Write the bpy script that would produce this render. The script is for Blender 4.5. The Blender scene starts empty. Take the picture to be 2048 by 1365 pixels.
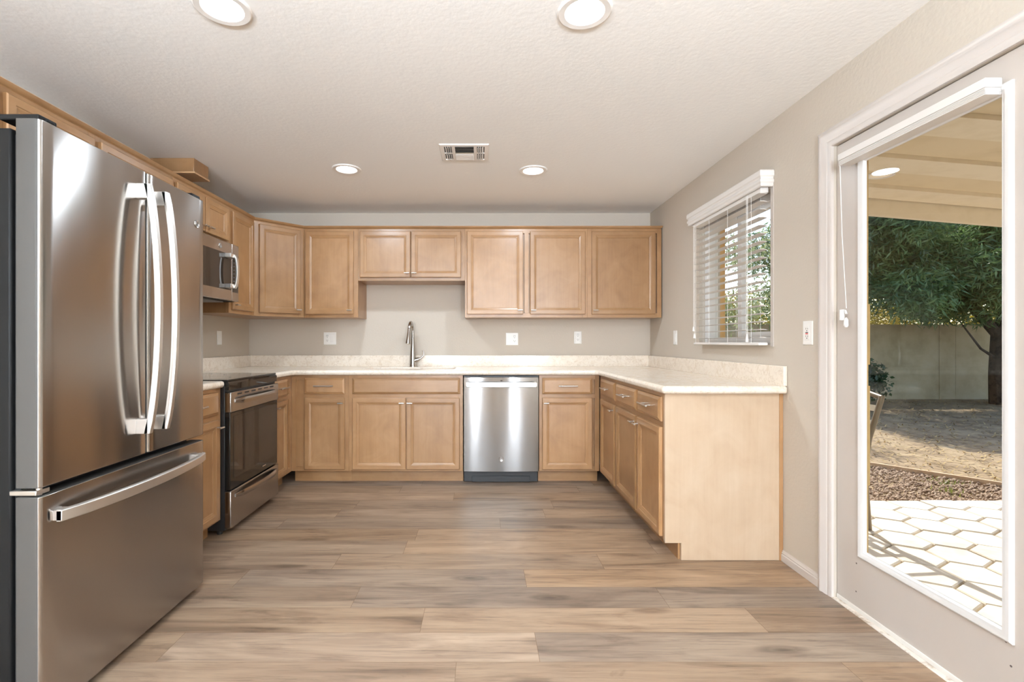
import bpy, bmesh, math, random
import numpy as np
from mathutils import Vector, Matrix
R = math.radians
scene = bpy.context.scene
C = scene.collection
random.seed(7)

# ------------------------------------------------------------------ camera
cam_d = bpy.data.cameras.new('camera'); cam = bpy.data.objects.new('camera', cam_d); C.objects.link(cam)
cam.location = (0, 0, 1.142); cam.rotation_euler = (R(90), 0, 0)
cam_d.sensor_width = 36; cam_d.lens = 970 / 2048 * 36
cam_d.shift_x = 62 / 2048; cam_d.shift_y = 1.5 / 2048
cam_d.clip_start = 0.05; cam_d.clip_end = 300
scene.camera = cam
# ------------------------------------------------------------------ view, world, sun, daylight
vs = scene.view_settings
vs.view_transform = 'Standard'; vs.look = 'None'; vs.gamma = 1; vs.use_curve_mapping = False
vs.exposure = 0.35
cy = scene.cycles
cy.use_denoising = True
try:
    cy.denoiser = 'OPENIMAGEDENOISE'; cy.denoising_input_passes = 'RGB_ALBEDO_NORMAL'
except Exception: pass
cy.max_bounces = 10; cy.diffuse_bounces = 6; cy.glossy_bounces = 5; cy.transmission_bounces = 6
cy.transparent_max_bounces = 12; cy.caustics_reflective = False; cy.caustics_refractive = False
cy.sample_clamp_indirect = 6; cy.use_adaptive_sampling = False
SUN_EL, SUN_AZ = 45, 9            # azimuth from +Y towards +X
w = bpy.data.worlds.new('sky'); scene.world = w; w.use_nodes = True
nt = w.node_tree; bg = nt.nodes['Background']
sky = nt.nodes.new('ShaderNodeTexSky'); sky.sky_type = 'NISHITA'; sky.sun_disc = False
sky.sun_elevation = R(SUN_EL); sky.sun_rotation = R(SUN_AZ); sky.air_density = 1.0; sky.dust_density = 1.2
nt.links.new(sky.outputs[0], bg.inputs[0]); bg.inputs[1].default_value = 0.26
sun_d = bpy.data.lights.new('sun', 'SUN'); sun = bpy.data.objects.new('sun', sun_d); C.objects.link(sun)
sun_d.energy = 5.0; sun_d.angle = R(0.6); sun_d.color = (1, .95, .88)
sd = Vector((math.sin(R(SUN_AZ)) * math.cos(R(SUN_EL)), math.cos(R(SUN_AZ)) * math.cos(R(SUN_EL)), math.sin(R(SUN_EL))))
sun.rotation_euler = sd.to_track_quat('Z', 'Y').to_euler(); sun.location = sd * 40
def area(name, loc, rot, sx, sy, power, color=(1, 1, 1), shape='RECTANGLE', spread=180):
    d = bpy.data.lights.new(name, 'AREA'); d.shape = shape; d.size = sx
    if shape == 'RECTANGLE': d.size_y = sy
    d.energy = power; d.color = color; d.spread = R(spread)
    o = bpy.data.objects.new(name, d); C.objects.link(o); o.location = loc; o.rotation_euler = rot
    return o
DAY = (.86, .97, 1.10)
for xw in (-.84, 1.15):                          # frontal fill at two added, unseen windows in the wall behind
    area('added_window_fill', (xw, -3.95, 1.2), (R(90), 0, 0), .22, 1.78, 100, DAY)
LAMP = (.84, .985, 1.12)
LAMP_W = 3; LAMP_FAR_W = 9
FILL_LAMPS = ((-1.3, -1.1), (.25, -1.1))        # two added uplights behind the viewer, unseen ceiling-bounce fill
for tx, ty in FILL_LAMPS:
    area('added_uplight', (tx, ty, 1.72), (R(180), 0, 0), .30, .30, 255, (.84, .985, 1.12), 'DISK')
# ------------------------------------------------------------------ materials
MAT = {}
def s2l(c):
    return tuple((x / 255 / 12.92) if x / 255 <= .04045 else ((x / 255 + .055) / 1.055) ** 2.4 for x in c)
def new_mat(name):
    m = bpy.data.materials.new(name); m.use_nodes = True; MAT[name] = m
    return m, m.node_tree, m.node_tree.nodes['Principled BSDF']
def plain(name, rgb, rough=.5, metal=0.0, spec=.5, emit=None, estr=0, bump=None, coat=0):
    m, t, b = new_mat(name)
    b.inputs['Base Color'].default_value = (*rgb, 1); b.inputs['Roughness'].default_value = rough
    b.inputs['Metallic'].default_value = metal; b.inputs['Specular IOR Level'].default_value = spec
    b.inputs['Coat Weight'].default_value = coat
    if emit: b.inputs['Emission Color'].default_value = (*emit, 1); b.inputs['Emission Strength'].default_value = estr
    tc = t.nodes.new('ShaderNodeTexCoord')
    if bump:
        n = t.nodes.new('ShaderNodeTexNoise'); n.inputs['Scale'].default_value = bump[0]; n.inputs['Detail'].default_value = 3
        t.links.new(tc.outputs['Object'], n.inputs['Vector'])
        bp = t.nodes.new('ShaderNodeBump'); bp.inputs['Strength'].default_value = bump[1]; bp.inputs['Distance'].default_value = bump[2]
        t.links.new(n.outputs['Fac'], bp.inputs['Height']); t.links.new(bp.outputs[0], b.inputs['Normal'])
    else:   # faint procedural wear in the gloss
        n = t.nodes.new('ShaderNodeTexNoise'); n.inputs['Scale'].default_value = 9; n.inputs['Detail'].default_value = 4
        t.links.new(tc.outputs['Object'], n.inputs['Vector'])
        mr = t.nodes.new('ShaderNodeMapRange'); mr.inputs['To Min'].default_value = max(0.02, rough * .92); mr.inputs['To Max'].default_value = min(1, rough * 1.08)
        t.links.new(n.outputs['Fac'], mr.inputs['Value']); t.links.new(mr.outputs[0], b.inputs['Roughness'])
    return m
def ramp(t, stops, interp='LINEAR'):
    r = t.nodes.new('ShaderNodeValToRGB'); e = r.color_ramp.elements; r.color_ramp.interpolation = interp
    while len(e) < len(stops): e.new(.5)
    for k, (p, c) in enumerate(stops): e[k].position = p; e[k].color = (*c, 1)
    return r
def wood(name, axis, lo, mid, hi, rough=.33, vary=.12):
    """maple: fine streaks along one local axis, soft mottled figure, per-piece tone"""
    m, t, b = new_mat(name); N = t.nodes; L = t.links
    tc = N.new('ShaderNodeTexCoord'); oi = N.new('ShaderNodeObjectInfo')
    add = N.new('ShaderNodeVectorMath'); add.operation = 'ADD'
    mul = N.new('ShaderNodeVectorMath'); mul.operation = 'SCALE'; mul.inputs[0].default_value = (37, 91, 53)
    L.new(oi.outputs['Random'], mul.inputs['Scale']); L.new(tc.outputs['Object'], add.inputs[0]); L.new(mul.outputs[0], add.inputs[1])
    mp = N.new('ShaderNodeMapping'); s = [46, 46, 46]; s['xyz'.index(axis)] = 2.6; mp.inputs['Scale'].default_value = s
    L.new(add.outputs[0], mp.inputs['Vector'])
    n1 = N.new('ShaderNodeTexNoise'); n1.inputs['Scale'].default_value = 1; n1.inputs['Detail'].default_value = 5; n1.inputs['Roughness'].default_value = .6
    L.new(mp.outputs[0], n1.inputs['Vector'])
    n2 = N.new('ShaderNodeTexNoise'); n2.inputs['Scale'].default_value = 6; n2.inputs['Detail'].default_value = 6; n2.inputs['Distortion'].default_value = .8
    L.new(add.outputs[0], n2.inputs['Vector'])
    mx = N.new('ShaderNodeMix'); mx.data_type = 'FLOAT'; mx.inputs[0].default_value = .68
    L.new(n1.outputs['Fac'], mx.inputs[2]); L.new(n2.outputs['Fac'], mx.inputs[3])
    r = ramp(t, [(.28, lo), (.5, mid), (.72, hi)]); L.new(mx.outputs[0], r.inputs[0])
    hs = N.new('ShaderNodeHueSaturation'); mr = N.new('ShaderNodeMapRange'); mr.inputs['To Min'].default_value = 1 - vary; mr.inputs['To Max'].default_value = 1 + vary * .6
    L.new(oi.outputs['Random'], mr.inputs['Value']); L.new(mr.outputs[0], hs.inputs['Value']); L.new(r.outputs[0], hs.inputs['Color'])
    L.new(hs.outputs[0], b.inputs['Base Color']); b.inputs['Roughness'].default_value = rough
    b.inputs['Coat Weight'].default_value = .25; b.inputs['Coat Roughness'].default_value = .3
    bp = N.new('ShaderNodeBump'); bp.inputs['Strength'].default_value = .05; bp.inputs['Distance'].default_value = .002
    L.new(n1.outputs['Fac'], bp.inputs['Height']); L.new(bp.outputs[0], b.inputs['Normal'])
    return m
WL, WM, WH = s2l((142, 103, 67)), s2l((158, 119, 80)), s2l((170, 132, 94))
WV = wood('maple_upright', 'z', WL, WM, WH); WX = wood('maple_across', 'x', WL, WM, WH)
WP = wood('maple_panel', 'z', s2l((176, 152, 126)), s2l((185, 162, 137)), s2l((193, 172, 148)), .3, .03)
WI = wood('maple_underside', 'x', s2l((170, 132, 92)), s2l((190, 150, 110)), s2l((204, 166, 126)), .5, .03)
def steel(name, rgb, rough, aniso, rot=.25):
    m, t, b = new_mat(name); N = t.nodes; L = t.links
    b.inputs['Base Color'].default_value = (*rgb, 1); b.inputs['Metallic'].default_value = 1
    b.inputs['Anisotropic'].default_value = aniso; b.inputs['Anisotropic Rotation'].default_value = rot
    tg = N.new('ShaderNodeTangent'); tg.direction_type = 'RADIAL'; tg.axis = 'Z'; L.new(tg.outputs[0], b.inputs['Tangent'])
    tc = N.new('ShaderNodeTexCoord'); mp = N.new('ShaderNodeMapping'); mp.inputs['Scale'].default_value = (1.2, 1.2, 900)
    n = N.new('ShaderNodeTexNoise'); n.inputs['Scale'].default_value = 1; n.inputs['Detail'].default_value = 2
    L.new(tc.outputs['Object'], mp.inputs['Vector']); L.new(mp.outputs[0], n.inputs['Vector'])
    mr = N.new('ShaderNodeMapRange'); mr.inputs['To Min'].default_value = rough * .96; mr.inputs['To Max'].default_value = rough * 1.04
    L.new(n.outputs['Fac'], mr.inputs['Value']); L.new(mr.outputs[0], b.inputs['Roughness'])
    # very faint waviness of the sheet
    n2 = N.new('ShaderNodeTexNoise'); n2.inputs['Scale'].default_value = 1; n2.inputs['Detail'].default_value = 1
    mp2 = N.new('ShaderNodeMapping'); mp2.inputs['Scale'].default_value = (5, 5, .7); L.new(tc.outputs['Object'], mp2.inputs['Vector']); L.new(mp2.outputs[0], n2.inputs['Vector'])
    bp = N.new('ShaderNodeBump'); bp.inputs['Strength'].default_value = .25; bp.inputs['Distance'].default_value = .012
    L.new(n2.outputs['Fac'], bp.inputs['Height']); L.new(bp.outputs[0], b.inputs['Normal'])
    return m
ST = steel('brushed_steel', (.42, .395, .375), .19, .86)
SD = steel('dishwasher_steel', (.25, .24, .23), .14, .88)
SH = steel('handle_steel', (.74, .72, .69), .38, .2)
NK = plain('brushed_nickel', (.62, .58, .53), .28, 1)
CH = plain('faucet_steel', (.50, .47, .44), .2, 1)
SG = plain('steel_side_dim_reflection', (.052, .048, .044), .5, 0, .2)  # fridge door sides: dim room reflection put into the base colour
BG = plain('black_glass', (.010, .009, .008), .05, 0, .5)
BW = plain('oven_glass', (.030, .022, .017), .05, 0, .45)
BK = plain('black_plastic', (.013, .013, .014), .4)
GK = plain('dark_grey_metal', (.007, .007, .007), .5, 0, .12)
PW = plain('white_plastic', s2l((240, 238, 234)), .35)
PD = plain('outlet_slot_dark', (.02, .02, .02), .6)
PR = plain('reset_button_red', (.55, .03, .03), .5)
PG = plain('outlet_marking_grey', (.25, .27, .3), .6)
TR = plain('trim_white', s2l((194, 185, 177)), .35, bump=(30, .04, .002))
CS = plain('casing_white', s2l((208, 200, 194)), .35, bump=(30, .04, .002))
VN = plain('window_vinyl_white', s2l((226, 225, 224)), .4)
BL = plain('blind_white', s2l((226, 221, 216)), .45)
CD = plain('cord_white', s2l((242, 240, 236)), .7)
WALL = plain('wall_beige', s2l((198, 188, 175)), .75, 0, .25, bump=(70, .22, .004))
CEIL = plain('ceiling_white', s2l((246, 245, 243)), .8, 0, .2, bump=(48, .2, .005))
SINKM = plain('sink_white', s2l((238, 235, 228)), .25)
LENS = plain('lamp_lens', (1, 1, 1), .5, emit=(1, .98, .95), estr=7)
LT = plain('lamp_trim_white', s2l((238, 234, 230)), .4)
VD = plain('duct_dark', (.05, .047, .045), .7)
GM = plain('soffit_trim', s2l((230, 226, 220)), .6)
def quartz():
    m, t, b = new_mat('quartz_cream'); N = t.nodes; L = t.links
    tc = N.new('ShaderNodeTexCoord')
    n0 = N.new('ShaderNodeTexNoise'); n0.inputs['Scale'].default_value = 26; n0.inputs['Detail'].default_value = 6; n0.inputs['Distortion'].default_value = 1.6
    n1 = N.new('ShaderNodeTexNoise'); n1.inputs['Scale'].default_value = 8; n1.inputs['Detail'].default_value = 8; n1.inputs['Roughness'].default_value = .7; n1.inputs['Distortion'].default_value = 1.2
    for n in (n0, n1): L.new(tc.outputs['Object'], n.inputs['Vector'])
    a = ramp(t, [(.0, s2l((238, 229, 217))), (.545, s2l((238, 229, 217))), (.585, s2l((203, 182, 158))), (.62, s2l((238, 229, 217)))])
    L.new(n0.outputs['Fac'], a.inputs[0])
    c = ramp(t, [(.40, s2l((238, 230, 219))), (.52, s2l((245, 239, 231))), (.66, s2l((232, 221, 206)))]); L.new(n1.outputs['Fac'], c.inputs[0])
    mx = N.new('ShaderNodeMix'); mx.data_type = 'RGBA'; mx.blend_type = 'MULTIPLY'; mx.inputs[0].default_value = .65
    L.new(c.outputs[0], mx.inputs[6]); L.new(a.outputs[0], mx.inputs[7]); L.new(mx.outputs[2], b.inputs['Base Color'])
    b.inputs['Roughness'].default_value = .16; b.inputs['Specular IOR Level'].default_value = .5
    return m
QZ = quartz()
def glass(name, tint=(1, 1, 1)):
    m, t, b = new_mat(name); N = t.nodes; L = t.links; N.remove(b)
    out = [n for n in N if n.type == 'OUTPUT_MATERIAL'][0]
    tr = N.new('ShaderNodeBsdfTransparent'); tr.inputs[0].default_value = (*tint, 1)
    gl = N.new('ShaderNodeBsdfGlossy'); gl.inputs['Roughness'].default_value = .01
    lw = N.new('ShaderNodeLayerWeight'); lw.inputs['Blend'].default_value = .5
    pw = N.new('ShaderNodeMath'); pw.operation = 'POWER'; pw.inputs[1].default_value = 5; L.new(lw.outputs['Facing'], pw.inputs[0])
    ma = N.new('ShaderNodeMath'); ma.operation = 'MULTIPLY_ADD'; ma.inputs[1].default_value = .8; ma.inputs[2].default_value = .02; L.new(pw.outputs[0], ma.inputs[0])
    mx = N.new('ShaderNodeMixShader'); L.new(ma.outputs[0], mx.inputs[0]); L.new(tr.outputs[0], mx.inputs[1]); L.new(gl.outputs[0], mx.inputs[2]); L.new(mx.outputs[0], out.inputs[0])
    return m
GL = glass('window_glass', (.97, .98, .975))
def floor_mat():
    m, t, b = new_mat('plank_floor'); N = t.nodes; L = t.links
    uv = N.new('ShaderNodeUVMap'); uv.uv_map = 'plank_uv'
    at = N.new('ShaderNodeAttribute'); at.attribute_name = 'plank_id'; at.attribute_type = 'GEOMETRY'
    sx = N.new('ShaderNodeSeparateXYZ'); L.new(at.outputs['Vector'], sx.inputs[0])
    sc = N.new('ShaderNodeVectorMath'); sc.operation = 'SCALE'; sc.inputs['Scale'].default_value = 50; L.new(at.outputs['Vector'], sc.inputs[0])
    ad = N.new('ShaderNodeVectorMath'); ad.operation = 'ADD'; L.new(uv.outputs[0], ad.inputs[0]); L.new(sc.outputs[0], ad.inputs[1])
    def noise(scale, detail, rough, dist):
        mp = N.new('ShaderNodeMapping'); mp.inputs['Scale'].default_value = scale; L.new(ad.outputs[0], mp.inputs[0])
        n = N.new('ShaderNodeTexNoise'); n.inputs['Scale'].default_value = 1; n.inputs['Detail'].default_value = detail; n.inputs['Roughness'].default_value = rough; n.inputs['Distortion'].default_value = dist
        L.new(mp.outputs[0], n.inputs['Vector']); return n
    big = noise((1.3, 9, 1), 5, .6, .9); fine = noise((3, 70, 1), 8, .72, .4); knot = noise((3.0, 13, 1), 5, .6, 1.8)
    base = ramp(t, [(.26, s2l((90, 71, 57))), (.38, s2l((126, 103, 83))), (.52, s2l((147, 123, 101))), (.75, s2l((167, 143, 119)))]); L.new(big.outputs['Fac'], base.inputs[0])
    fr = ramp(t, [(.34, (.56, .53, .51)), (.47, (.95, .95, .95)), (.66, (1.14, 1.13, 1.12))]); L.new(fine.outputs['Fac'], fr.inputs[0])
    kr = ramp(t, [(.0, (1, 1, 1)), (.58, (1, 1, 1)), (.68, (.76, .73, .72)), (.78, (.55, .53, .52))]); L.new(knot.outputs['Fac'], kr.inputs[0])
    vm = N.new('ShaderNodeMapping'); vm.inputs['Scale'].default_value = (2.1, 7.5, 1); L.new(ad.outputs[0], vm.inputs[0])
    dn = N.new('ShaderNodeMix'); dn.data_type = 'RGBA'; dn.blend_type = 'LINEAR_LIGHT'; dn.inputs[0].default_value = .12; L.new(vm.outputs[0], dn.inputs[6]); L.new(fine.outputs['Color'], dn.inputs[7])
    vo = N.new('ShaderNodeTexVoronoi'); vo.inputs['Scale'].default_value = 1; L.new(dn.outputs[2], vo.inputs['Vector'])
    vr = ramp(t, [(.0, (.30, .27, .25)), (.05, (.42, .39, .37)), (.10, (.70, .68, .66)), (.13, (.58, .55, .53)), (.24, (1, 1, 1))]); L.new(vo.outputs['Distance'], vr.inputs[0])
    vs_ = N.new('ShaderNodeSeparateXYZ'); L.new(vo.outputs['Color'], vs_.inputs[0])
    vt = N.new('ShaderNodeMath'); vt.operation = 'GREATER_THAN'; vt.inputs[1].default_value = .62; L.new(vs_.outputs[0], vt.inputs[0])
    m1 = N.new('ShaderNodeMix'); m1.data_type = 'RGBA'; m1.blend_type = 'MULTIPLY'; m1.inputs[0].default_value = .8; L.new(base.outputs[0], m1.inputs[6]); L.new(fr.outputs[0], m1.inputs[7])
    m2 = N.new('ShaderNodeMix'); m2.data_type = 'RGBA'; m2.blend_type = 'MULTIPLY'; m2.inputs[0].default_value = .8; L.new(m1.outputs[2], m2.inputs[6]); L.new(kr.outputs[0], m2.inputs[7])
    hs = N.new('ShaderNodeHueSaturation'); mr = N.new('ShaderNodeMapRange'); mr.inputs['To Min'].default_value = .82; mr.inputs['To Max'].default_value = 1.14; L.new(sx.outputs[0], mr.inputs['Value'])
    m3 = N.new('ShaderNodeMapRange'); m3.inputs['To Min'].default_value = .8; m3.inputs['To Max'].default_value = 1.1; L.new(sx.outputs[1], m3.inputs['Value'])
    L.new(mr.outputs[0], hs.inputs['Value']); L.new(m3.outputs[0], hs.inputs['Saturation'])
    m4 = N.new('ShaderNodeMix'); m4.data_type = 'RGBA'; m4.blend_type = 'MULTIPLY'; L.new(vt.outputs[0], m4.inputs[0]); L.new(m2.outputs[2], m4.inputs[6]); L.new(vr.outputs[0], m4.inputs[7]); L.new(m4.outputs[2], hs.inputs['Color'])
    L.new(hs.outputs[0], b.inputs['Base Color'])
    rr = N.new('ShaderNodeMapRange'); rr.inputs['To Min'].default_value = .34; rr.inputs['To Max'].default_value = .5; L.new(fine.outputs['Fac'], rr.inputs['Value']); L.new(rr.outputs[0], b.inputs['Roughness'])
    bp = N.new('ShaderNodeBump'); bp.inputs['Strength'].default_value = .12; bp.inputs['Distance'].default_value = .002; L.new(fine.outputs['Fac'], bp.inputs['Height']); L.new(bp.outputs[0], b.inputs['Normal'])
    return m
def mottled(name, c1, c2, scale, rough=.85, bump=.3, dist=.01, c3=None):
    m, t, b = new_mat(name); N = t.nodes; L = t.links
    tc = N.new('ShaderNodeTexCoord'); n = N.new('ShaderNodeTexNoise'); n.inputs['Scale'].default_value = scale; n.inputs['Detail'].default_value = 8; n.inputs['Roughness'].default_value = .65
    L.new(tc.outputs['Object'], n.inputs['Vector'])
    r = ramp(t, [(.32, c1), (.52, c2), (.68, c3 or c2)]); L.new(n.outputs['Fac'], r.inputs[0]); L.new(r.outputs[0], b.inputs['Base Color'])
    b.inputs['Roughness'].default_value = rough; b.inputs['Specular IOR Level'].default_value = .25
    bp = N.new('ShaderNodeBump'); bp.inputs['Strength'].default_value = bump; bp.inputs['Distance'].default_value = dist; L.new(n.outputs['Fac'], bp.inputs['Height']); L.new(bp.outputs[0], b.inputs['Normal'])
    return m
PAV = mottled('paver_concrete', s2l((206, 195, 178)), s2l((222, 213, 198)), 5, .85, .15, .004, s2l((230, 221, 207)))
PAVG = mottled('paver_bed', s2l((120, 104, 84)), s2l((146, 128, 104)), 20)
SOIL = mottled('dry_soil', s2l((128, 108, 84)), s2l((164, 142, 112)), 3.5, .95, .6, .04, s2l((184, 162, 128)))
STUC = mottled('garden_wall_stucco', s2l((176, 158, 124)), s2l((192, 174, 140)), 2.2, .9, .4, .01, s2l((198, 182, 150)))
PATW = mottled('patio_wood_paint', s2l((232, 219, 194)), s2l((240, 228, 206)), 7, .7, .15, .004)
PATD = mottled('patio_deck_paint', s2l((222, 205, 174)), s2l((230, 214, 184)), 3, .7, .08, .004)
EXT = mottled('exterior_tan_paint', s2l((214, 172, 108)), s2l((222, 182, 120)), 12, .7, .2, .003)
BARK = mottled('bark', s2l((52, 44, 36)), s2l((84, 72, 60)), 9, .95, .8, .03)
EDG = mottled('edging_board', s2l((190, 158, 124)), s2l((212, 182, 150)), 10)
STONE = mottled('gravel_stone', s2l((120, 98, 82)), s2l((170, 146, 124)), 30, .9, .2, .005, s2l((206, 186, 164)))
STRAW = mottled('dry_litter', s2l((132, 108, 70)), s2l((186, 160, 112)), 14, .9, .1, .01, s2l((212, 188, 140)))
CHAIRM = plain('patio_chair_bronze', s2l((120, 104, 82)), .35, .5)
STRAP = plain('chair_strap', s2l((220, 212, 196)), .6)
def leaf(name, c1, c2, trans):
    m, t, b = new_mat(name); N = t.nodes; L = t.links; N.remove(b)
    out = [n for n in N if n.type == 'OUTPUT_MATERIAL'][0]
    tc = N.new('ShaderNodeTexCoord'); n = N.new('ShaderNodeTexNoise'); n.inputs['Scale'].default_value = 3.1; n.inputs['Detail'].default_value = 6; L.new(tc.outputs['Object'], n.inputs['Vector'])
    r = ramp(t, [(.35, c1), (.62, c2)]); L.new(n.outputs['Fac'], r.inputs[0])
    d = N.new('ShaderNodeBsdfDiffuse'); tl = N.new('ShaderNodeBsdfTranslucent'); mx = N.new('ShaderNodeMixShader'); mx.inputs[0].default_value = trans
    L.new(r.outputs[0], d.inputs[0]); L.new(r.outputs[0], tl.inputs[0]); L.new(d.outputs[0], mx.inputs[1]); L.new(tl.outputs[0], mx.inputs[2])
    g = N.new('ShaderNodeBsdfGlossy'); g.inputs['Roughness'].default_value = .4; m2 = N.new('ShaderNodeMixShader'); m2.inputs[0].default_value = .05
    L.new(mx.outputs[0], m2.inputs[1]); L.new(g.outputs[0], m2.inputs[2]); L.new(m2.outputs[0], out.inputs[0])
    return m
LEAF = leaf('dark_leaf', s2l((72, 104, 60)), s2l((132, 160, 100)), .4)
LEAFY = leaf('yellow_leaf', s2l((126, 124, 40)), s2l((188, 172, 66)), .5)
LEAFO = leaf('olive_leaf', s2l((120, 136, 92)), s2l((176, 184, 134)), .45)
LEAFB = leaf('bush_leaf', s2l((40, 64, 40)), s2l((72, 100, 60)), .2)

# ------------------------------------------------------------------ mesh helpers
class MB:
    def __init__(s): s.v = []; s.f = []; s.m = []
    def face(s, idx, mat=0): s.f.append(tuple(idx)); s.m.append(mat)
    def box(s, x0, x1, y0, y1, z0, z1, mat=0):
        if x0 > x1: x0, x1 = x1, x0
        if y0 > y1: y0, y1 = y1, y0
        if z0 > z1: z0, z1 = z1, z0
        b = len(s.v)
        s.v += [(x0, y0, z0), (x1, y0, z0), (x1, y1, z0), (x0, y1, z0), (x0, y0, z1), (x1, y0, z1), (x1, y1, z1), (x0, y1, z1)]
        for q in ((0, 3, 2, 1), (4, 5, 6, 7), (0, 1, 5, 4), (1, 2, 6, 5), (2, 3, 7, 6), (3, 0, 4, 7)): s.face([b + k for k in q], mat)
        return s
    def rings(s, rings, mat=0, cap0=True, cap1=True, closed=True, mats=None):
        """skin a list of equal-length vertex rings"""
        n = len(rings[0]); b = len(s.v)
        for r in rings: s.v += [tuple(p) for p in r]
        for k in range(len(rings) - 1):
            for j in range(n if closed else n - 1):
                a, c = b + k * n + j, b + k * n + (j + 1) % n
                s.face([a, c, c + n, a + n], mats[j] if mats else mat)
        if cap0: s.face([b + j for j in reversed(range(n))], mat)
        if cap1: s.face([b + (len(rings) - 1) * n + j for j in range(n)], mat)
        return s
    def tube(s, pts, rad, n=12, mat=0, sx=1.0):
        pts = [Vector(p) for p in pts]; rr = rad if isinstance(rad, (list, tuple)) else [rad] * len(pts)
        t0 = (pts[1] - pts[0]).normalized()
        up = Vector((0, 0, 1)) if abs(t0.z) < .9 else Vector((1, 0, 0))
        u = t0.cross(up).normalized(); rings = []
        for k, p in enumerate(pts):
            t = (pts[min(k + 1, len(pts) - 1)] - pts[max(k - 1, 0)]).normalized()
            u = (u - t * u.dot(t)).normalized(); v = t.cross(u)
            rings.append([p + (u * math.cos(2 * math.pi * j / n) * sx + v * math.sin(2 * math.pi * j / n)) * rr[k] for j in range(n)])
        return s.rings(rings, mat)
    def cyl(s, p0, p1, r, n=16, mat=0): return s.tube([p0, p1], r, n, mat)
    def lathe(s, prof, cx=0, cy=0, n=32, mat=0, cap0=True, cap1=True):
        return s.rings([[(cx + r * math.cos(2 * math.pi * j / n), cy + r * math.sin(2 * math.pi * j / n), z) for j in range(n)] for r, z in prof], mat, cap0, cap1)
    def prism(s, poly, axis, a0, a1, mat=0, mats=None):
        """extrude a 2-D polygon along an axis ('x': poly is (y,z); 'y': (x,z); 'z': (x,y))"""
        f = {'x': lambda p, a: (a, p[0], p[1]), 'y': lambda p, a: (p[0], a, p[1]), 'z': lambda p, a: (p[0], p[1], a)}[axis]
        return s.rings([[f(p, a0) for p in poly], [f(p, a1) for p in poly]], mat, mats=mats)
    def panel(s, x0, x1, z0, z1, y, prof, ms=0, mr=1, mp=0):
        """framed front facing -y: concentric rectangles (inset, depth into +y); mitred, rails get their own grain"""
        b = len(s.v)
        for ins, d in prof: s.v += [(x0 + ins, y + d, z0 + ins), (x1 - ins, y + d, z0 + ins), (x1 - ins, y + d, z1 - ins), (x0 + ins, y + d, z1 - ins)]
        for k in range(len(prof) - 1):
            for j in range(4):
                a, c = b + 4 * k + j, b + 4 * k + (j + 1) % 4
                s.face([a, c, c + 4, a + 4], mr if j in (0, 2) else ms)
        e = b + 4 * (len(prof) - 1); s.face([e, e + 1, e + 2, e + 3], mp); s.face([b + 3, b + 2, b + 1, b], mp)
        return s
    def build(s, name, mats, parent=None, bevel=0, seg=2, smooth=True, angle=35):
        me = bpy.data.meshes.new(name); me.from_pydata(s.v, [], s.f)
        for m in (mats if isinstance(mats, (list, tuple)) else [mats]): me.materials.append(m)
        me.polygons.foreach_set('material_index', s.m); 
        bm = bmesh.new(); bm.from_mesh(me); bmesh.ops.recalc_face_normals(bm, faces=bm.faces); bm.to_mesh(me); bm.free()
        if smooth:
            me.polygons.foreach_set('use_smooth', [True] * len(me.polygons)); me.set_sharp_from_angle(angle=R(angle))
        me.update()
        o = bpy.data.objects.new(name, me); C.objects.link(o)
        if parent: o.parent = parent
        if bevel:
            bv = o.modifiers.new('bevel', 'BEVEL'); bv.width = bevel; bv.segments = seg; bv.limit_method = 'ANGLE'; bv.angle_limit = R(40)
        return o
def tag(o, label, cat, group=None, kind=None):
    o['label'] = label; o['category'] = cat
    if group: o['group'] = group
    if kind: o['kind'] = kind
    return o
def thing(name, label, cat, loc=(0, 0, 0), rz=0, group=None, kind=None):
    o = bpy.data.objects.new(name, None); C.objects.link(o); o.empty_display_size = .1
    o.location = loc; o.rotation_euler = (0, 0, rz)
    return tag(o, label, cat, group, kind)
def arc(cx, cy, r, a0, a1, n): return [(cx + r * math.cos(R(a0 + (a1 - a0) * k / n)), cy + r * math.sin(R(a0 + (a1 - a0) * k / n))) for k in range(n + 1)]
def rrect(x0, x1, y0, y1, r, n=5): return arc(x1 - r, y0 + r, r, -90, 0, n) + arc(x1 - r, y1 - r, r, 0, 90, n) + arc(x0 + r, y1 - r, r, 90, 180, n) + arc(x0 + r, y0 + r, r, 180, 270, n)

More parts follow.
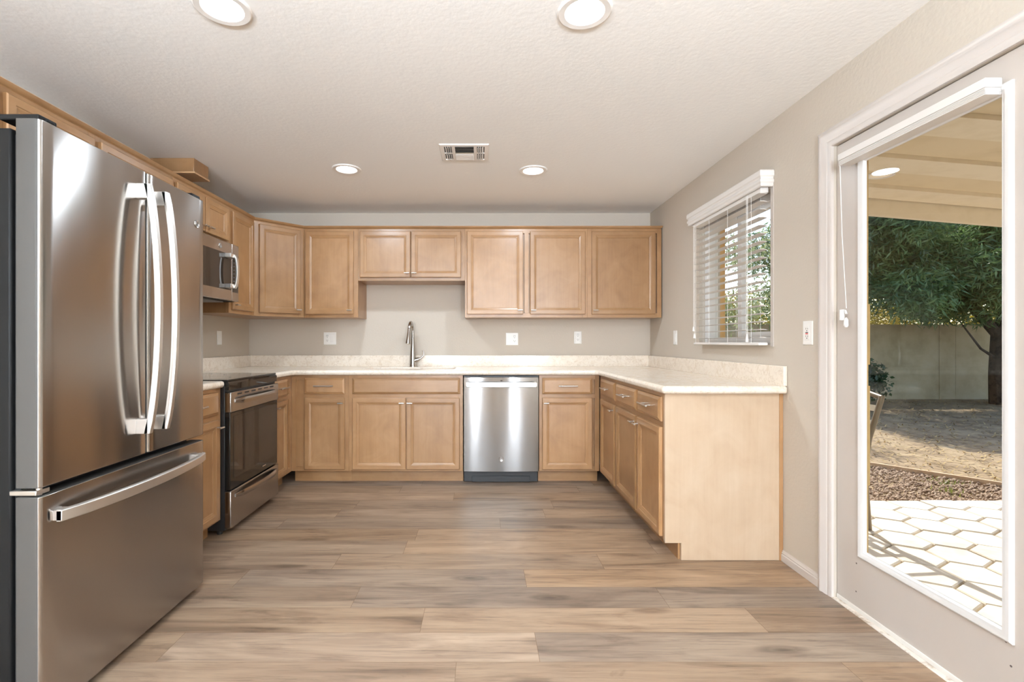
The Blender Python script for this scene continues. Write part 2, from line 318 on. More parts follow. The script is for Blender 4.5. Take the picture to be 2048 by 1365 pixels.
# ------------------------------------------------------------------ room shell
XL, XR, YB, ZC, YF = -2.16, 1.575, 4.516, 2.34, -4.0
WT = .15
def build_floor():
    mb = MB(); uvs = []; ids = []; pw = .176; pl = 1.37; g = .0007
    known = {0: -.088 - 1.37, 1: .21, 2: -.24, 3: -.56, 4: .213, 5: -.75, 6: .95, 7: -.38, 8: .12, 9: -.95, 10: .5, 11: -.2, 12: .75}   # joint offset per row from y = 1.552
    tone = {(3, -.56): (.0, .15), (2, -.24): (.75, .6), (1, .21): (.15, .1), (2, -1.61): (.3, .7)}
    rnd = random.Random(11); y0 = 1.552 - pw * 34; row = -34
    while y0 < YB:
        off = known.get(row, rnd.uniform(0, pl)); x = off - pl * math.ceil((off - XL) / pl)
        while x < XR:
            a, b_ = max(x, XL), min(x + pl, XR); c, d = max(y0, YF), min(y0 + pw, YB)
            if b_ - a > .002 and d - c > .002:
                k = len(mb.v); mb.v += [(a + g, c + g, 0), (b_ - g, c + g, 0), (b_ - g, d - g, 0), (a + g, d - g, 0)]; mb.face((k, k + 1, k + 2, k + 3))
                idv = [rnd.random(), rnd.random(), rnd.random()]
                key = [v for kk, v in tone.items() if kk[0] == row and abs(kk[1] - x) < .02]
                if key: idv[0], idv[1] = key[0]
                ids += [tuple(idv)] * 4; uvs += [(a - x, 0), (b_ - x, 0), (b_ - x, pw), (a - x, pw)]
        
            x += pl
        y0 += pw; row += 1
    nf = len(mb.f); mb.box(XL - WT, XR + WT, YF - WT, YB + WT, -.12, -.0015, 1)
    o = mb.build('floor', [floor_mat(), plain('floor_joint', s2l((110, 86, 66)), .8)], smooth=False)
    me = o.data; uv = me.uv_layers.new(name='plank_uv'); at = me.attributes.new('plank_id', 'FLOAT_VECTOR', 'POINT')
    vid = {}
    for i, q in enumerate(uvs): vid[i] = q
    for lp in me.loops:
        if lp.vertex_index in vid: uv.data[lp.index].uv = vid[lp.vertex_index]
    for i, q in enumerate(ids): at.data[i].vector = q
    return tag(o, 'light brown wood plank floor running across the kitchen', 'floor', kind='structure')
build_floor()
def struct(o, label, cat): return tag(o, label, cat, kind='structure')
struct(MB().box(XL - WT, XR + WT, YF - WT, YB + WT, ZC, ZC + .12).build('ceiling', CEIL, smooth=False), 'white textured ceiling with recessed lights', 'ceiling')
struct(MB().box(XL - WT, XR + WT, YB, YB + WT, 0, ZC).build('wall_back', WALL, smooth=False), 'beige back wall above the sink counter', 'wall')
struct(MB().box(XL - WT, XL, YF, YB, 0, ZC).build('wall_left', WALL, smooth=False), 'beige left wall behind the fridge and range', 'wall')
DY0, DY1, DZ = 1.30, 2.165, 2.016           # door opening
WY0, WY1, WZ0, WZ1 = 2.625, 3.50, 1.125, 1.975   # window opening
m = MB(); x0, x1 = XR, XR + WT
m.box(x0, x1, YF, DY0, 0, ZC).box(x0, x1, DY0, DY1, DZ, ZC).box(x0, x1, DY1, WY0, 0, ZC)
m.box(x0, x1, WY0, WY1, 0, WZ0).box(x0, x1, WY0, WY1, WZ1, ZC).box(x0, x1, WY1, YB, 0, ZC)
struct(m.build('wall_right', WALL, smooth=False), 'beige right wall with the window and the glazed door', 'wall')
# wall behind the camera; its windows are added for frontal light and streaks
m = MB(); m.box(XL - WT, XR + WT, YF - WT, YF, 2.15, ZC).box(XL - WT, XR + WT, YF - WT, YF, 0, .25)
for xa, xb in ((XL - WT, -1.01), (-.67, .98), (1.32, XR + WT)): m.box(xa, xb, YF - WT, YF, .25, 2.15)
struct(m.build('wall_front', WALL, smooth=False), 'beige wall behind the viewer with two tall windows added for light', 'wall')
for nm, xa, lb in (('added_window_2', -1.01, 'tall white window added for light on the fridge side of the wall behind the viewer'), ('added_window_3', .98, 'tall white window added for light on the patio side of the wall behind the viewer')):
    wn = thing(nm, lb, 'window', kind='structure'); xb = xa + .34
    m = MB(); m.box(xa, xa + .06, YF - .1, YF - .04, .25, 2.15).box(xb - .06, xb, YF - .1, YF - .04, .25, 2.15)
    m.box(xa + .06, xb - .06, YF - .1, YF - .04, .25, .31).box(xa + .06, xb - .06, YF - .1, YF - .04, 2.09, 2.15).box(xa + .06, xb - .06, YF - .09, YF - .05, 1.17, 1.22)
    m.build('window_frame', VN, wn); MB().box(xa + .02, xb - .02, YF - .075, YF - .07, .27, 2.13).build('window_pane', GL, wn)

# baseboard and door casing
prof = [(0, 0), (-.012, 0), (-.012, .034), (-.009, .038), (-.010, .044), (-.006, .05), (-.005, .057), (0, .058)]
m = MB(); m.rings([[(XR + px, yy, pz) for px, pz in prof] for yy in (2.249, 2.526)])
struct(m.build('baseboard_right', CS, bevel=.001), 'white moulded baseboard between cabinet end and door casing', 'baseboard')
def casing():
    # moulded profile swept round three sides with mitres; (offset outwards from the opening, depth into the room)
    pr = [(0, 0), (0, .010), (.008, .014), (.022, .014), (.026, .017), (.05, .018), (.056, .022), (.066, .022), (.074, .018), (.082, .014), (.082, 0)]
    path = [(DY0, 0, 1, 0), (DY0, DZ, 1, 1), (DY1, DZ, -1, 1), (DY1, 0, -1, 0)]
    rings = [[(XR - d, py - sy * o, pz + (o if up else 0)) for o, d in pr] for py, pz, sy, up in path]
    return MB().rings(rings).build('trim_1', CS)
struct(casing(), 'white moulded casing around the patio door', 'trim')

# ------------------------------------------------------------------ patio door
dr = thing('door_1', 'white patio door with one full pane of glass', 'door', kind='structure')
DX0, DX1 = 1.587, 1.617; GY0, GY1, GZ0, GZ1 = 1.476, 2.0, .273, 1.889
sy0, sy1, sz0, sz1 = DY0 + .004, DY1 - .004, .022, DZ - .004
m = MB(); m.box(DX0, DX1, sy0, GY0 - .033, sz0, sz1).box(DX0, DX1, GY1 + .033, sy1, sz0, sz1).box(DX0, DX1, GY0 - .033, GY1 + .033, sz0, GZ0 - .033).box(DX0, DX1, GY0 - .033, GY1 + .033, GZ1 + .033, sz1)
m.build('door_slab', TR, dr, smooth=False)
pr = [(-.0345, .002), (-.0345, -.007), (-.028, -.012), (-.018, -.012), (-.012, -.008), (-.006, -.008), (0, -.001), (0, .004)]
rings = []
for o_, d_ in pr: rings.append([(DX0 + d_, GY0 + o_, GZ0 + o_), (DX0 + d_, GY1 - o_, GZ0 + o_), (DX0 + d_, GY1 - o_, GZ1 - o_), (DX0 + d_, GY0 + o_, GZ1 - o_)])
MB().rings(rings, cap0=False, cap1=False).build('glass_frame', VN, dr)
MB().box(DX0 + .004, DX0 + .009, GY0 - .02, GY1 + .02, GZ0 - .02, GZ1 + .02).build('glass_pane', GL, dr)
MB().box(DX0 - .004, DX1, sy0, sy1, .004, .022).build('door_sweep', GM, dr, bevel=.002)
m = MB()
for yy, zz in ((2.05, .205), (2.052, .085), (1.466, .235), (1.452, .17)):
    m.tube([(DX0 - .0005, yy, zz), (DX0 + .002, yy, zz)], .0035, 8)
m.build('screw_holes', plain('old_screw_hole', (.12, .09, .08), .8), dr)
# jamb and threshold
m = MB(); m.box(DX0 + .05, XR + WT + .03, DY0 - .03, DY0 + .0, 0, DZ).box(DX0 + .05, XR + WT + .03, DY1, DY1 + .03, 0, DZ)
th = MB().box(XR - .012, XR + WT + .04, DY0, DY1, -.01, .004)
struct(th.build('trim_2', mottled('threshold_worn', s2l((170, 150, 128)), s2l((222, 214, 204)), 22), bevel=.003), 'worn pale threshold strip under the patio door', 'threshold')
m = MB(); m.box(DX1 + .006, XR + WT + .001, DY1 - .004, DY1, 0, DZ)
m.box(XR + WT + .001, XR + WT + .010, DY1 - .002, DY1 + .05, 1.04, 1.31).box(XR + WT + .001, XR + WT + .010, DY1 - .002, DY1 + .05, .50, .945)
struct(m.build('trim_3', EXT), 'tan painted outer door jamb seen through the glass edge', 'trim')

# ------------------------------------------------------------------ kitchen window
wn = thing('window_1', 'white sliding window behind the slatted blind', 'window', kind='structure')
fx0, fx1 = 1.615, 1.69
m = MB(); f = .045
m.box(fx0, fx1, WY0, WY0 + f, WZ0, WZ1).box(fx0, fx1, WY1 - f, WY1, WZ0, WZ1).box(fx0, fx1, WY0 + f, WY1 - f, WZ0, WZ0 + f).box(fx0, fx1, WY0 + f, WY1 - f, WZ1 - f, WZ1)
m.build('window_frame', VN, wn, bevel=.003)
m = MB(); m.box(fx0 + .008, fx0 + .04, 3.02, 3.07, WZ0 + f, WZ1 - f).box(fx0 + .008, fx0 + .04, 2.67, 2.70, WZ0 + f, WZ1 - f).box(fx0 + .008, fx0 + .04, 2.70, 3.02, WZ0 + f, WZ0 + f + .03).box(fx0 + .008, fx0 + .04, 2.70, 3.02, WZ1 - f - .03, WZ1 - f)
m.build('sliding_sash', VN, wn, bevel=.002)
MB().box(fx0 + .052, fx0 + .057, WY0 + f, WY1 - f, WZ0 + f, WZ1 - f).build('window_pane', GL, wn)
m = MB(); m.box(XR - .005, XR + .04, WY0 - .018, WY0 + .006, WZ0 - .01, WZ1 + .01)
m.build('side_casing', TR, wn)

# ------------------------------------------------------------------ cabinets
def bar_pull(par, cx, y, z, L=.155, upright=False):
    m = MB(); yb = y - .032
    m.tube([(cx - L / 2, yb, z), (cx + L / 2, yb, z)], .0058, 12)
    for sx in (-.3, .3): m.tube([(cx + sx * L, yb, z), (cx + sx * L, y + .001, z)], .0045, 10)
    return m.build('handle', NK, par, bevel=.001, seg=1)
def t_knob(par, cx, y, z, L=.044):
    m = MB(); yb = y - .028
    m.tube([(cx - L / 2, yb, z), (cx + L / 2, yb, z)], .0055, 12); m.tube([(cx, yb, z), (cx, y + .001, z)], .0045, 10)
    return m.build('knob', NK, par, bevel=.001, seg=1)
DP = [(0, .019), (0, .004), (.004, 0), (.034, 0), (.037, .003), (.040, .003), (.052, .008), (.056, .008), (.058, .012)]
WP_ = [(0, .019), (0, .009), (.006, .005), (.010, .004), (.018, 0)]
def door(par, x0, x1, z0, z1, knob=None, low=True):
    m = MB().panel(x0, x1, z0, z1, -.020, DP); o = m.build('door', [WV, WX], par, smooth=False)
    if knob: t_knob(o, x0 + .028 if knob == 'l' else x1 - .028, -.020, z0 + .034 if low else z1 - .040)
    return o
def drawer(par, x0, x1, z0, z1, pull=True, name='drawer_front'):
    o = MB().panel(x0, x1, z0, z1, -.020, WP_, 1, 1, 1).build(name, [WV, WX], par, smooth=False)
    if pull: bar_pull(o, (x0 + x1) / 2, -.020, (z0 + z1) / 2 + .003)
    return o
def carcass(par, wd, dp, z0, z1, opens, toe=0, under=True):
    """box of a cabinet with a face frame; opens = list of (x0,x1,z0,z1) front openings are closed by doors, so a solid face is right"""
    m = MB(); m.box(0, wd, .020, dp, z0, z1, 0)
    m.build('cabinet_box', [WV], par, bevel=.001, seg=1)
    f = MB(); st = .038
    f.box(0, st, 0, .0195, z0, z1, 0).box(wd - st, wd, 0, .0195, z0, z1, 0).box(st, wd - st, 0, .0195, z0, z0 + st, 1).box(st, wd - st, 0, .0195, z1 - st, z1, 1)
    zr_ = [k[1] for k in opens if k[0] == 'rail']
    xs = max([st] + [k[1] + .019 for k in opens if k[0] == 'fill'])
    for k in opens:
        if k[0] == 'fill': f.box(st, k[1] + .019, 0, .0195, z0 + st, z1 - st, 0)
        if k[0] == 'rail': f.box(xs, wd - st, 0, .0195, k[1] - .019, k[1] + .019, 1)
        if k[0] == 'stile':
            f.box(k[1] - .019, k[1] + .019, 0, .0195, z0 + st, zr_[0] - .019 if zr_ else z1 - st, 0)
            if zr_ and len(k) < 3: f.box(k[1] - .019, k[1] + .019, 0, .0195, zr_[0] + .019, z1 - st, 0)
    f.build('face_frame', [WV, WX], par, bevel=.0008, seg=1)
    if toe: MB().box(0, wd, .075, .092, 0, z0 - .0005).build('toe_kick', [WX], par)
ZB0, ZB1 = .10, .873
DRZ = (.721, .851); DOZ = (.116, .691)
YBF = 3.906      # face-frame plane of back base run
# back run base cabinets (local x = world x - root x)
def base(name, label, X0, X1, doors, drawers, opens, rz=0, loc=None, dp=.60):
    t = thing(name, label, 'base cabinet', loc or (X0, YBF, 0), rz, 'maple base cabinets')
    wd = abs(X1 - X0); carcass(t, wd, dp, ZB0, ZB1, opens, toe=1)
    for a, b_, kn in doors: door(t, a, b_, *DOZ, kn, False)
    for d in drawers: drawer(t, d[0], d[1], *DRZ, pull=d[2], name='drawer_front' if d[2] else 'false_drawer_front')
    return t
x = -1.525
base('base_cabinet', 'maple base cabinet with one drawer, left of the sink doors', x, -1.064, [(-1.418 - x, -1.094 - x, 'r')], [(-1.418 - x, -1.094 - x, True)], [('rail', .706), ('fill', .087)])
x = -1.0635
base('sink_base_cabinet', 'wide maple sink cabinet with two doors below a plain knotty panel', x, -.146, [(-1.034 - x, -.605 - x, 'r'), (-.597 - x, -.172 - x, 'l')], [(-1.034 - x, -.168 - x, False)], [('rail', .706), ('stile', .4625, .69)])
x = .468
base('base_cabinet', 'maple base cabinet with one drawer, right of the dishwasher', x, .953, [(.493 - x, .893 - x, 'l')], [(.493 - x, .893 - x, True)], [('rail', .706)])
# right run (front faces -x): root at far end, local x -> -y
XRF = .959
YC = 3.905
base('base_cabinet', 'narrow maple cabinet at the inner corner of the right run', 0, YC - 3.411, [(YC - 3.83, YC - 3.432, 'r')], [(YC - 3.83, YC - 3.432, True)], [('rail', .706)], R(-90), (XRF, YC, 0), .60)
y = 3.410
t = base('base_cabinet', 'two-door maple cabinet ending the right run with a pale side panel', 0, y - 2.548, [(y - 3.392, y - 2.957, 'r'), (y - 2.930, y - 2.560, 'l')], [(y - 3.392, y - 2.957, True), (y - 2.930, y - 2.560, True)], [('rail', .706), ('stile', y - 2.943)], R(-90), (XRF, y, 0), .60)
m = MB(); yy = y - 2.548
m.prism([(0, ZB0 - .009), (.085, ZB0 - .009), (.085, 0.001), (.606, 0.001), (.606, ZB1), (0, ZB1)], 'x', yy + .0005, yy + .019)
ep = m.build('end_panel', WP, t, bevel=.001, seg=1); ep['label'] = 'pale flat maple end panel'
MB().box(yy + .0005, yy + .022, .5955, .6145, .002, ZB1).build('scribe_strip', WV, t)
# left run (front faces +x): local x -> +y
XLF = -1.525
y = 3.515
base('base_cabinet', 'narrow maple cabinet between the range and the back corner', 0, YBF - y - .001, [(3.53 - y, 3.79 - y, 'l')], [(3.53 - y, 3.79 - y, True)], [('rail', .706)], R(90), (XLF, y, 0), .60)
y = 2.262
base('base_cabinet', 'maple cabinet with one door squeezed between fridge and range', 0, 2.838 - y, [(.025, 2.795 - y, 'r')], [(.025, 2.795 - y, True)], [('rail', .706)], R(90), (XLF, y, 0), .60)

# uppers
ZU0, ZU1 = 1.352, 2.12; UD = .31
YUF = YB - .001 - UD      # face plane
def upper(name, label, wd, z0, doors, opens, loc, rz=0, dp=UD):
    t = thing(name, label, 'wall cabinet', loc, rz, 'maple wall cabinets')
    carcass(t, wd, dp, z0, ZU1, opens)
    for a, b_, kn in doors: door(t, a, b_, z0 + .028, 2.097, kn, True)
    return t
x = -1.532
upper('wall_cabinet', 'single-door wall cabinet left of the faucet, beside the angled corner one', .467, ZU0, [(-1.517 - x, -1.102 - x, 'r')], [], (x, YUF, 0))
x = -1.0645
upper('wall_cabinet', 'short two-door wall cabinet above the sink', .9255, 1.671, [(-1.0465 - x, -.6105 - x, 'r'), (-.603 - x, -.173 - x, 'l')], [('stile', .458)], (x, YUF, 0))
x = -.1385
upper('wall_cabinet', 'tall two-door wall cabinet above the dishwasher', 1.06, ZU0, [(-.121 - x, .364 - x, 'r'), (.424 - x, .901 - x, 'l')], [('stile', .533)], (x, YUF, 0))
x = .922
upper('wall_cabinet', 'single wide-door wall cabinet at the right end by the window', .642, ZU0, [(.957 - x, 1.507 - x, 'l')], [], (x, YUF, 0))
# diagonal corner cabinet
XUF = XL + .001 + UD + .02    # face plane of left uppers
t = thing('corner_wall_cabinet', 'angled corner wall cabinet between left and back runs', 'wall cabinet', (XUF, 3.906, 0), R(45), 'maple wall cabinets')
ax, ay = XUF, 3.906; bx_, by_ = -1.533, YUF
dl = math.hypot(bx_ - ax, by_ - ay); ang = math.atan2(by_ - ay, bx_ - ax); t.rotation_euler = (0, 0, ang)
inv = Matrix.Rotation(-ang, 4, 'Z')
def loc2(px, py): v = inv @ Vector((px - ax, py - ay, 0)); return (v.x, v.y)
poly = [loc2(ax, ay), loc2(bx_, by_), loc2(bx_, YB - .001), loc2(XL + .001, YB - .001), loc2(XL + .001, ay)]
poly = [(p[0], p[1] + (.020 if k < 2 else 0)) for k, p in enumerate(poly)]
MB().prism(poly, 'z', ZU0, ZU1).build('cabinet_box', WV, t)
f = MB(); st = .05
f.box(0, st, 0, .0195, ZU0, ZU1, 0).box(dl - st, dl, 0, .0195, ZU0, ZU1, 0).box(st, dl - st, 0, .0195, ZU0, ZU0 + .038, 1).box(st, dl - st, 0, .0195, ZU1 - .038, ZU1, 1)
f.build('face_frame', [WV, WX], t, bevel=.0008, seg=1)
door(t, .038, dl - .038, ZU0 + .028, 2.097, 'r', True)
# left uppers (local x -> +y)
UDL = UD + .02
upper('wall_cabinet', 'narrow full-height wall cabinet between microwave and angled corner', .391, ZU0, [(.03, .36, 'l')], [], (XUF, 3.5145, 0), R(90), UDL)
upper('wall_cabinet', 'short two-door wall cabinet directly above the microwave', .6385, 1.838, [(.02, .312, 'r'), (.322, .615, 'l')], [('stile', .317)], (XUF, 2.8755, 0), R(90), UDL)
upper('wall_cabinet', 'wall cabinet mostly hidden behind the fridge, left of the microwave', .579, ZU0, [(.02, .558, 'r')], [], (XUF, 2.296, 0), R(90), UDL)
upper('wall_cabinet', 'short wall cabinet above the fridge, at the left edge of view', .92, 1.838, [(.02, .448, 'r'), (.478, .90, 'l')], [('stile', .462)], (XUF, 1.3755, 0), R(90), UDL)
# crown moulding along the tops
def crown():
    pr = [(0, 2.1205), (.006, 2.1205), (.010, 2.126), (.014, 2.128), (.022, 2.138), (.024, 2.146), (0, 2.146)]
    path = [(XUF, 1.376), (XUF, 3.906), (-1.533, YUF), (1.564, YUF), (1.564, YB - .002)]
    # outward = room side
    segn = []
    for (x0, y0), (x1, y1) in zip(path, path[1:]):
        d = Vector((x1 - x0, y1 - y0)).normalized(); segn.append(Vector((d.y, -d.x)))
    rings = []
    for k, p in enumerate(path):
        if k == 0: n = segn[0]
        elif k == len(path) - 1: n = segn[-1]
        else:
            n = (segn[k - 1] + segn[k]); n = n / (1 + segn[k - 1].dot(segn[k]))
        rings.append([(p[0] + n.x * (o - .012), p[1] + n.y * (o - .012), z) for o, z in pr])
    return MB().rings(rings).build('cabinet_moulding', WX, angle=25)
tag(crown(), 'thin maple moulding along the tops of the wall cabinets', 'moulding')
# duct cover box under the ceiling
t = thing('duct_cover_box', 'maple box against the ceiling above the microwave cabinet', 'box', (-2.0, 3.2, 2.24))
m = MB(); m.box(-.155, .132, -.043, .125, .012, .0995); m.build('box_body', WV, t, bevel=.003)
MB().box(-.155, .138, -.048, .131, 0, .0115).build('bottom_board', WI, t, bevel=.002)

# ------------------------------------------------------------------ countertops
def slab(outer, hole, z0, z1):
    bm = bmesh.new(); es = []
    for loop in ([outer] + ([hole] if hole else [])):
        vs_ = [bm.verts.new((*p, z0)) for p in loop]
        for k in range(len(vs_)): es.append(bm.edges.new((vs_[k], vs_[(k + 1) % len(vs_)])))
    bmesh.ops.triangle_fill(bm, use_beauty=True, use_dissolve=False, edges=es)
    r = bmesh.ops.extrude_face_region(bm, geom=bm.faces[:])
    bmesh.ops.translate(bm, verts=[v for v in r['geom'] if isinstance(v, bmesh.types.BMVert)], vec=(0, 0, z1 - z0))
    bmesh.ops.recalc_face_normals(bm, faces=bm.faces); return bm
def from_bm(bm, name, mats, parent=None, bevel=0, seg=3):
    me = bpy.data.meshes.new(name); bm.to_mesh(me); bm.free(); me.materials.append(mats)
    me.polygons.foreach_set('use_smooth', [True] * len(me.polygons)); me.set_sharp_from_angle(angle=R(35))
    o = bpy.data.objects.new(name, me); C.objects.link(o); o.parent = parent
    if bevel:
        b_ = o.modifiers.new('bevel', 'BEVEL'); b_.width = bevel; b_.segments = seg; b_.limit_method = 'ANGLE'; b_.angle_limit = R(50)
    return o
ZT0, ZT1 = .8735, .914
SKX0, SKX1, SKY0, SKY1 = -.978, -.232, 4.02, 4.36
outer = [(XL + .001, 3.514), (-1.495, 3.514), (-1.495, 3.845), (-1.47, 3.868), (.905, 3.868), (.93, 3.845), (.93, 2.48), (XR - .001, 2.48), (XR - .001, YB - .001), (XL + .001, YB - .001)]
t = thing('countertop', 'cream speckled quartz countertop wrapping the back and right runs', 'countertop')
from_bm(slab(outer, rrect(SKX0, SKX1, SKY0, SKY1, .06), ZT0, ZT1), 'worktop', QZ, t, bevel=.017, seg=5)
MB().box(XL + .021, XR - .021, YB - .021, YB - .001, ZT1 - .0005, 1.016).build('backsplash', QZ, t, bevel=.002)
MB().box(XL + .001, XL + .0205, 3.53, YB - .001, ZT1 - .0005, 1.016).build('backsplash', QZ, t, bevel=.002)
MB().box(XR - .0205, XR - .001, 2.492, YB - .001, ZT1 - .0005, 1.016).build('backsplash', QZ, t, bevel=.002)
t = thing('countertop', 'short cream quartz countertop between fridge and range', 'countertop')
from_bm(slab([(XL + .001, 2.255), (-1.495, 2.255), (-1.495, 2.836), (XL + .001, 2.836)], None, ZT0, ZT1), 'worktop', QZ, t, bevel=.017, seg=5)
MB().box(XL + .001, XL + .0205, 2.257, 2.834, ZT1 - .0005, 1.016).build('backsplash', QZ, t, bevel=.002)

# sink
t = thing('sink', 'white undermount sink set into the back countertop', 'sink')
m = MB(); r1 = rrect(SKX0 - .008, SKX1 + .008, SKY0 - .008, SKY1 + .008, .066, 6); r2 = rrect(SKX0 + .03, SKX1 - .03, SKY0 + .03, SKY1 - .03, .07, 6)
ro = rrect(SKX0 - .02, SKX1 + .02, SKY0 - .02, SKY1 + .02, .07, 6)
m.rings([[(*p, .868) for p in ro], [(*p, .8725) for p in ro], [(*p, .8725) for p in r1], [(*p, .72) for p in rrect(SKX0, SKX1, SKY0, SKY1, .066, 6)], [(*p, .692) for p in r2]], cap0=False)
m.build('basin', SINKM, t)
MB().lathe([(.0, .694), (.04, .694), (.044, .697), (.03, .699), (0.0005, .699)], -.6, 4.2, 24).build('drain', NK, t)
# faucet
FX, FY = -.622, 4.425
t = thing('faucet', 'brushed steel gooseneck kitchen faucet behind the sink', 'faucet', (FX, FY, ZT1))
MB().lathe([(.033, .0), (.033, .004), (.0295, .01), (.029, .05), (.027, .10), (.022, .17), (.0165, .24), (.0145, .27)], 0, 0, 24).build('faucet_body', CH, t)
pts = [(0, 0, .262)] + [(-.001 * k, -.075 + .075 * math.cos(R(a)), .32 + .082 * math.sin(R(a))) for k, a in enumerate(range(0, 190, 15))] + [(-.012, -.158, .29)]
MB().tube(pts, [.0145] + [.0135] * (len(pts) - 1), 16).build('spout', CH, t)
MB().tube([(-.012, -.152, .318), (-.013, -.158, .29), (-.018, -.172, .215), (-.019, -.174, .208)], [.0135, .016, .0215, .0205], 20).build('spray_head', CH, t)
lv = MB(); lv.tube([(.018, -.004, .058), (.05, -.006, .068), (.064, -.006, .073)], [.02, .0185, .013], 16)
lv.tube([(.06, -.006, .071), (.082, -.006, .085), (.098, -.006, .103), (.103, -.006, .123), (.098, -.006, .14), (.088, -.006, .152)], [.011, .008, .0065, .0058, .0055, .0045], 12)
lv.build('lever_handle', CH, t)

# ------------------------------------------------------------------ badges (round monogram of the appliances)
def badge(parent, loc, rz, r, mat_face, mat_line):
    o = bpy.data.objects.new('badge', None)
    def P(u, v, d=0):   # local facing -y
        return (u, -d, v)
    m = MB(); n = 28
    m.rings([[P(rr * math.cos(2 * math.pi * k / n), rr * math.sin(2 * math.pi * k / n), d) for k in range(n)] for rr, d in ((r, -.001), (r, .0015), (r * .93, .0025), (r * .86, .0018))], 0)
    def stroke(pts, rad):
        m.tube([P(u * r, v * r, .0022) for u, v in pts], rad * r, 6, 1)
    stroke([(.74 * math.cos(R(a)), .74 * math.sin(R(a))) for a in range(0, 361, 15)], .035)
    stroke([(-.02, .30), (-.16, .46), (-.38, .38), (-.44, .08), (-.34, -.22), (-.12, -.26), (-.02, -.04), (-.06, .08), (-.22, .04)], .055)     # cursive G
    stroke([(-.02, -.04), (-.08, -.38), (-.30, -.50), (-.44, -.36)], .045)
    stroke([(.46, .40), (.28, .46), (.12, .30), (.20, .08), (.34, .06), (.14, -.02), (.06, -.28), (.22, -.46), (.42, -.38), (.48, -.2)], .055)   # cursive E
    ob = m.build('badge', [mat_face, mat_line], parent); ob.location = loc; ob.rotation_euler = (0, 0, rz)
    return ob
BF = plain('badge_silver', (.7, .69, .68), .25, 1); BD = plain('badge_relief', (.28, .27, .26), .35, .8)

# ------------------------------------------------------------------ dishwasher
t = thing('dishwasher', 'stainless steel dishwasher under the back counter', 'dishwasher', (.1615, 3.905, 0))
w2 = .2995
MB().box(-w2 + .004, w2 - .004, .02, .56, .10, .868).build('tub_body', BK, t)
n = 14; front = [(-w2 + 2 * w2 * k / n, -.024 - .010 * (1 - ((2 * k / n) - 1) ** 2)) for k in range(n + 1)]
m = MB(); ring = [(w2, .018), (-w2, .018)] + front
m.prism(ring, 'z', .103, .858); m.build('door_panel', SD, t, bevel=.002, angle=50)
MB().box(-w2, w2, -.004, .018, .859, .868).build('control_edge', BK, t)
m = MB(); m.rings([[(-.276 + .552 * k / 10, -.078 - .010 * (1 - (k / 5 - 1) ** 2) + dy, z) for dy, z in ((0, .782), (0, .822), (.014, .822), (.014, .782))] for k in range(11)])
for sx in (-1, 1): m.box(sx * .272 - .010, sx * .272 + .010, -.074, -.02, .786, .818)
m.build('handle', SH, t, bevel=.003)
MB().box(-.235, .235, .03, .05, .004, .05, 0).box(-w2, w2, .045, .06, .004, .10, 0).build('kick_plate', BK, t, bevel=.002)
badge(t, (.0, -.0352, .205), 0, .020, ST, BD)
MB().box(-.007, .009, -.0352, -.033, .828, .834).build('indicator_mark', GK, t)

# ------------------------------------------------------------------ range (front faces +x)  local x -> +y, y -> -x
RW = .666
t = thing('range', 'stainless steel slide-in electric range with black glass cooktop', 'range', (-1.502, 2.842, 0), R(90))
MB().box(.002, RW - .002, .002, .635, .03, .905).build('oven_body', BK, t, bevel=.002)
m = MB(); m.box(0, RW, -.02, .64, .906, .918); m.build('cooktop', BG, t, bevel=.004)
BR = plain('burner_ring_grey', (.10, .10, .10), .3)
for (ux, uy, ur) in ((.18, .17, .10), (.49, .17, .085), (.18, .46, .075), (.49, .46, .10)):
    n_ = 32; m = MB(); m.rings([[(ux + q * math.cos(2 * math.pi * k / n_), uy + q * math.sin(2 * math.pi * k / n_), .9184) for k in range(n_)] for q in (ur - .002, ur + .002)], cap0=False, cap1=False)
    m.build('burner_ring', BR, t)
MB().prism([(-.024, .858), (-.026, .895), (-.018, .9055), (.0, .9055), (0, .858)], 'x', .001, RW - .001).build('front_trim', BG, t)
MB().box(.003, RW - .003, -.012, 0, .845, .858).build('vent_gap', BK, t)
m = MB(); m.box(0, RW, -.037, .001, .725, .843); up = m.build('door_top_panel', ST, t, bevel=.005)
for k in range(6): MB().box(.075 + k * .09, .13 + k * .09, -.0375, -.030, .824, .833).build('vent_slot', BK, up)
def bow(par, z, y0, x0, x1, hgt, dep, bowd, mat, n=14):
    m = MB(); rings = []
    for k in range(n + 1):
        u = k / n; q = 4 * u * (1 - u); yy = y0 - bowd * (q ** .55); h = hgt * (.55 + .45 * min(1, q * 3))
        rings.append([(x0 + (x1 - x0) * u, yy, z - h / 2), (x0 + (x1 - x0) * u, yy - .004, z - h * .2), (x0 + (x1 - x0) * u, yy - .004, z + h * .2), (x0 + (x1 - x0) * u, yy, z + h / 2), (x0 + (x1 - x0) * u, yy + dep, z + h * .4), (x0 + (x1 - x0) * u, yy + dep, z - h * .4)])
    return m.rings(rings).build('handle', mat, par, angle=50)
bow(up, .790, -.038, .045, RW - .03, .036, .012, .04, ST)
m = MB(); m.box(.004, RW - .004, -.030, .001, .268, .724); od = m.build('oven_door', BG, t, bevel=.003)
MB().box(.045, RW - .045, -.0318, -.0302, .33, .70).build('oven_window', BW, od)
m = MB(); m.box(.42, .47, -.033, -.0302, .30, .307); m.build('name_strip', BF, od)
m = MB(); m.box(0, RW, -.037, .001, .045, .262); wd_ = m.build('warming_drawer', ST, t, bevel=.005)
bow(wd_, .225, -.038, .05, RW - .03, .036, .012, .035, ST)
for px in (.04, RW - .04):
    for py in (.05, .58): MB().cyl((px, py, 0), (px, py, .032), .016).build('foot', BK, t)

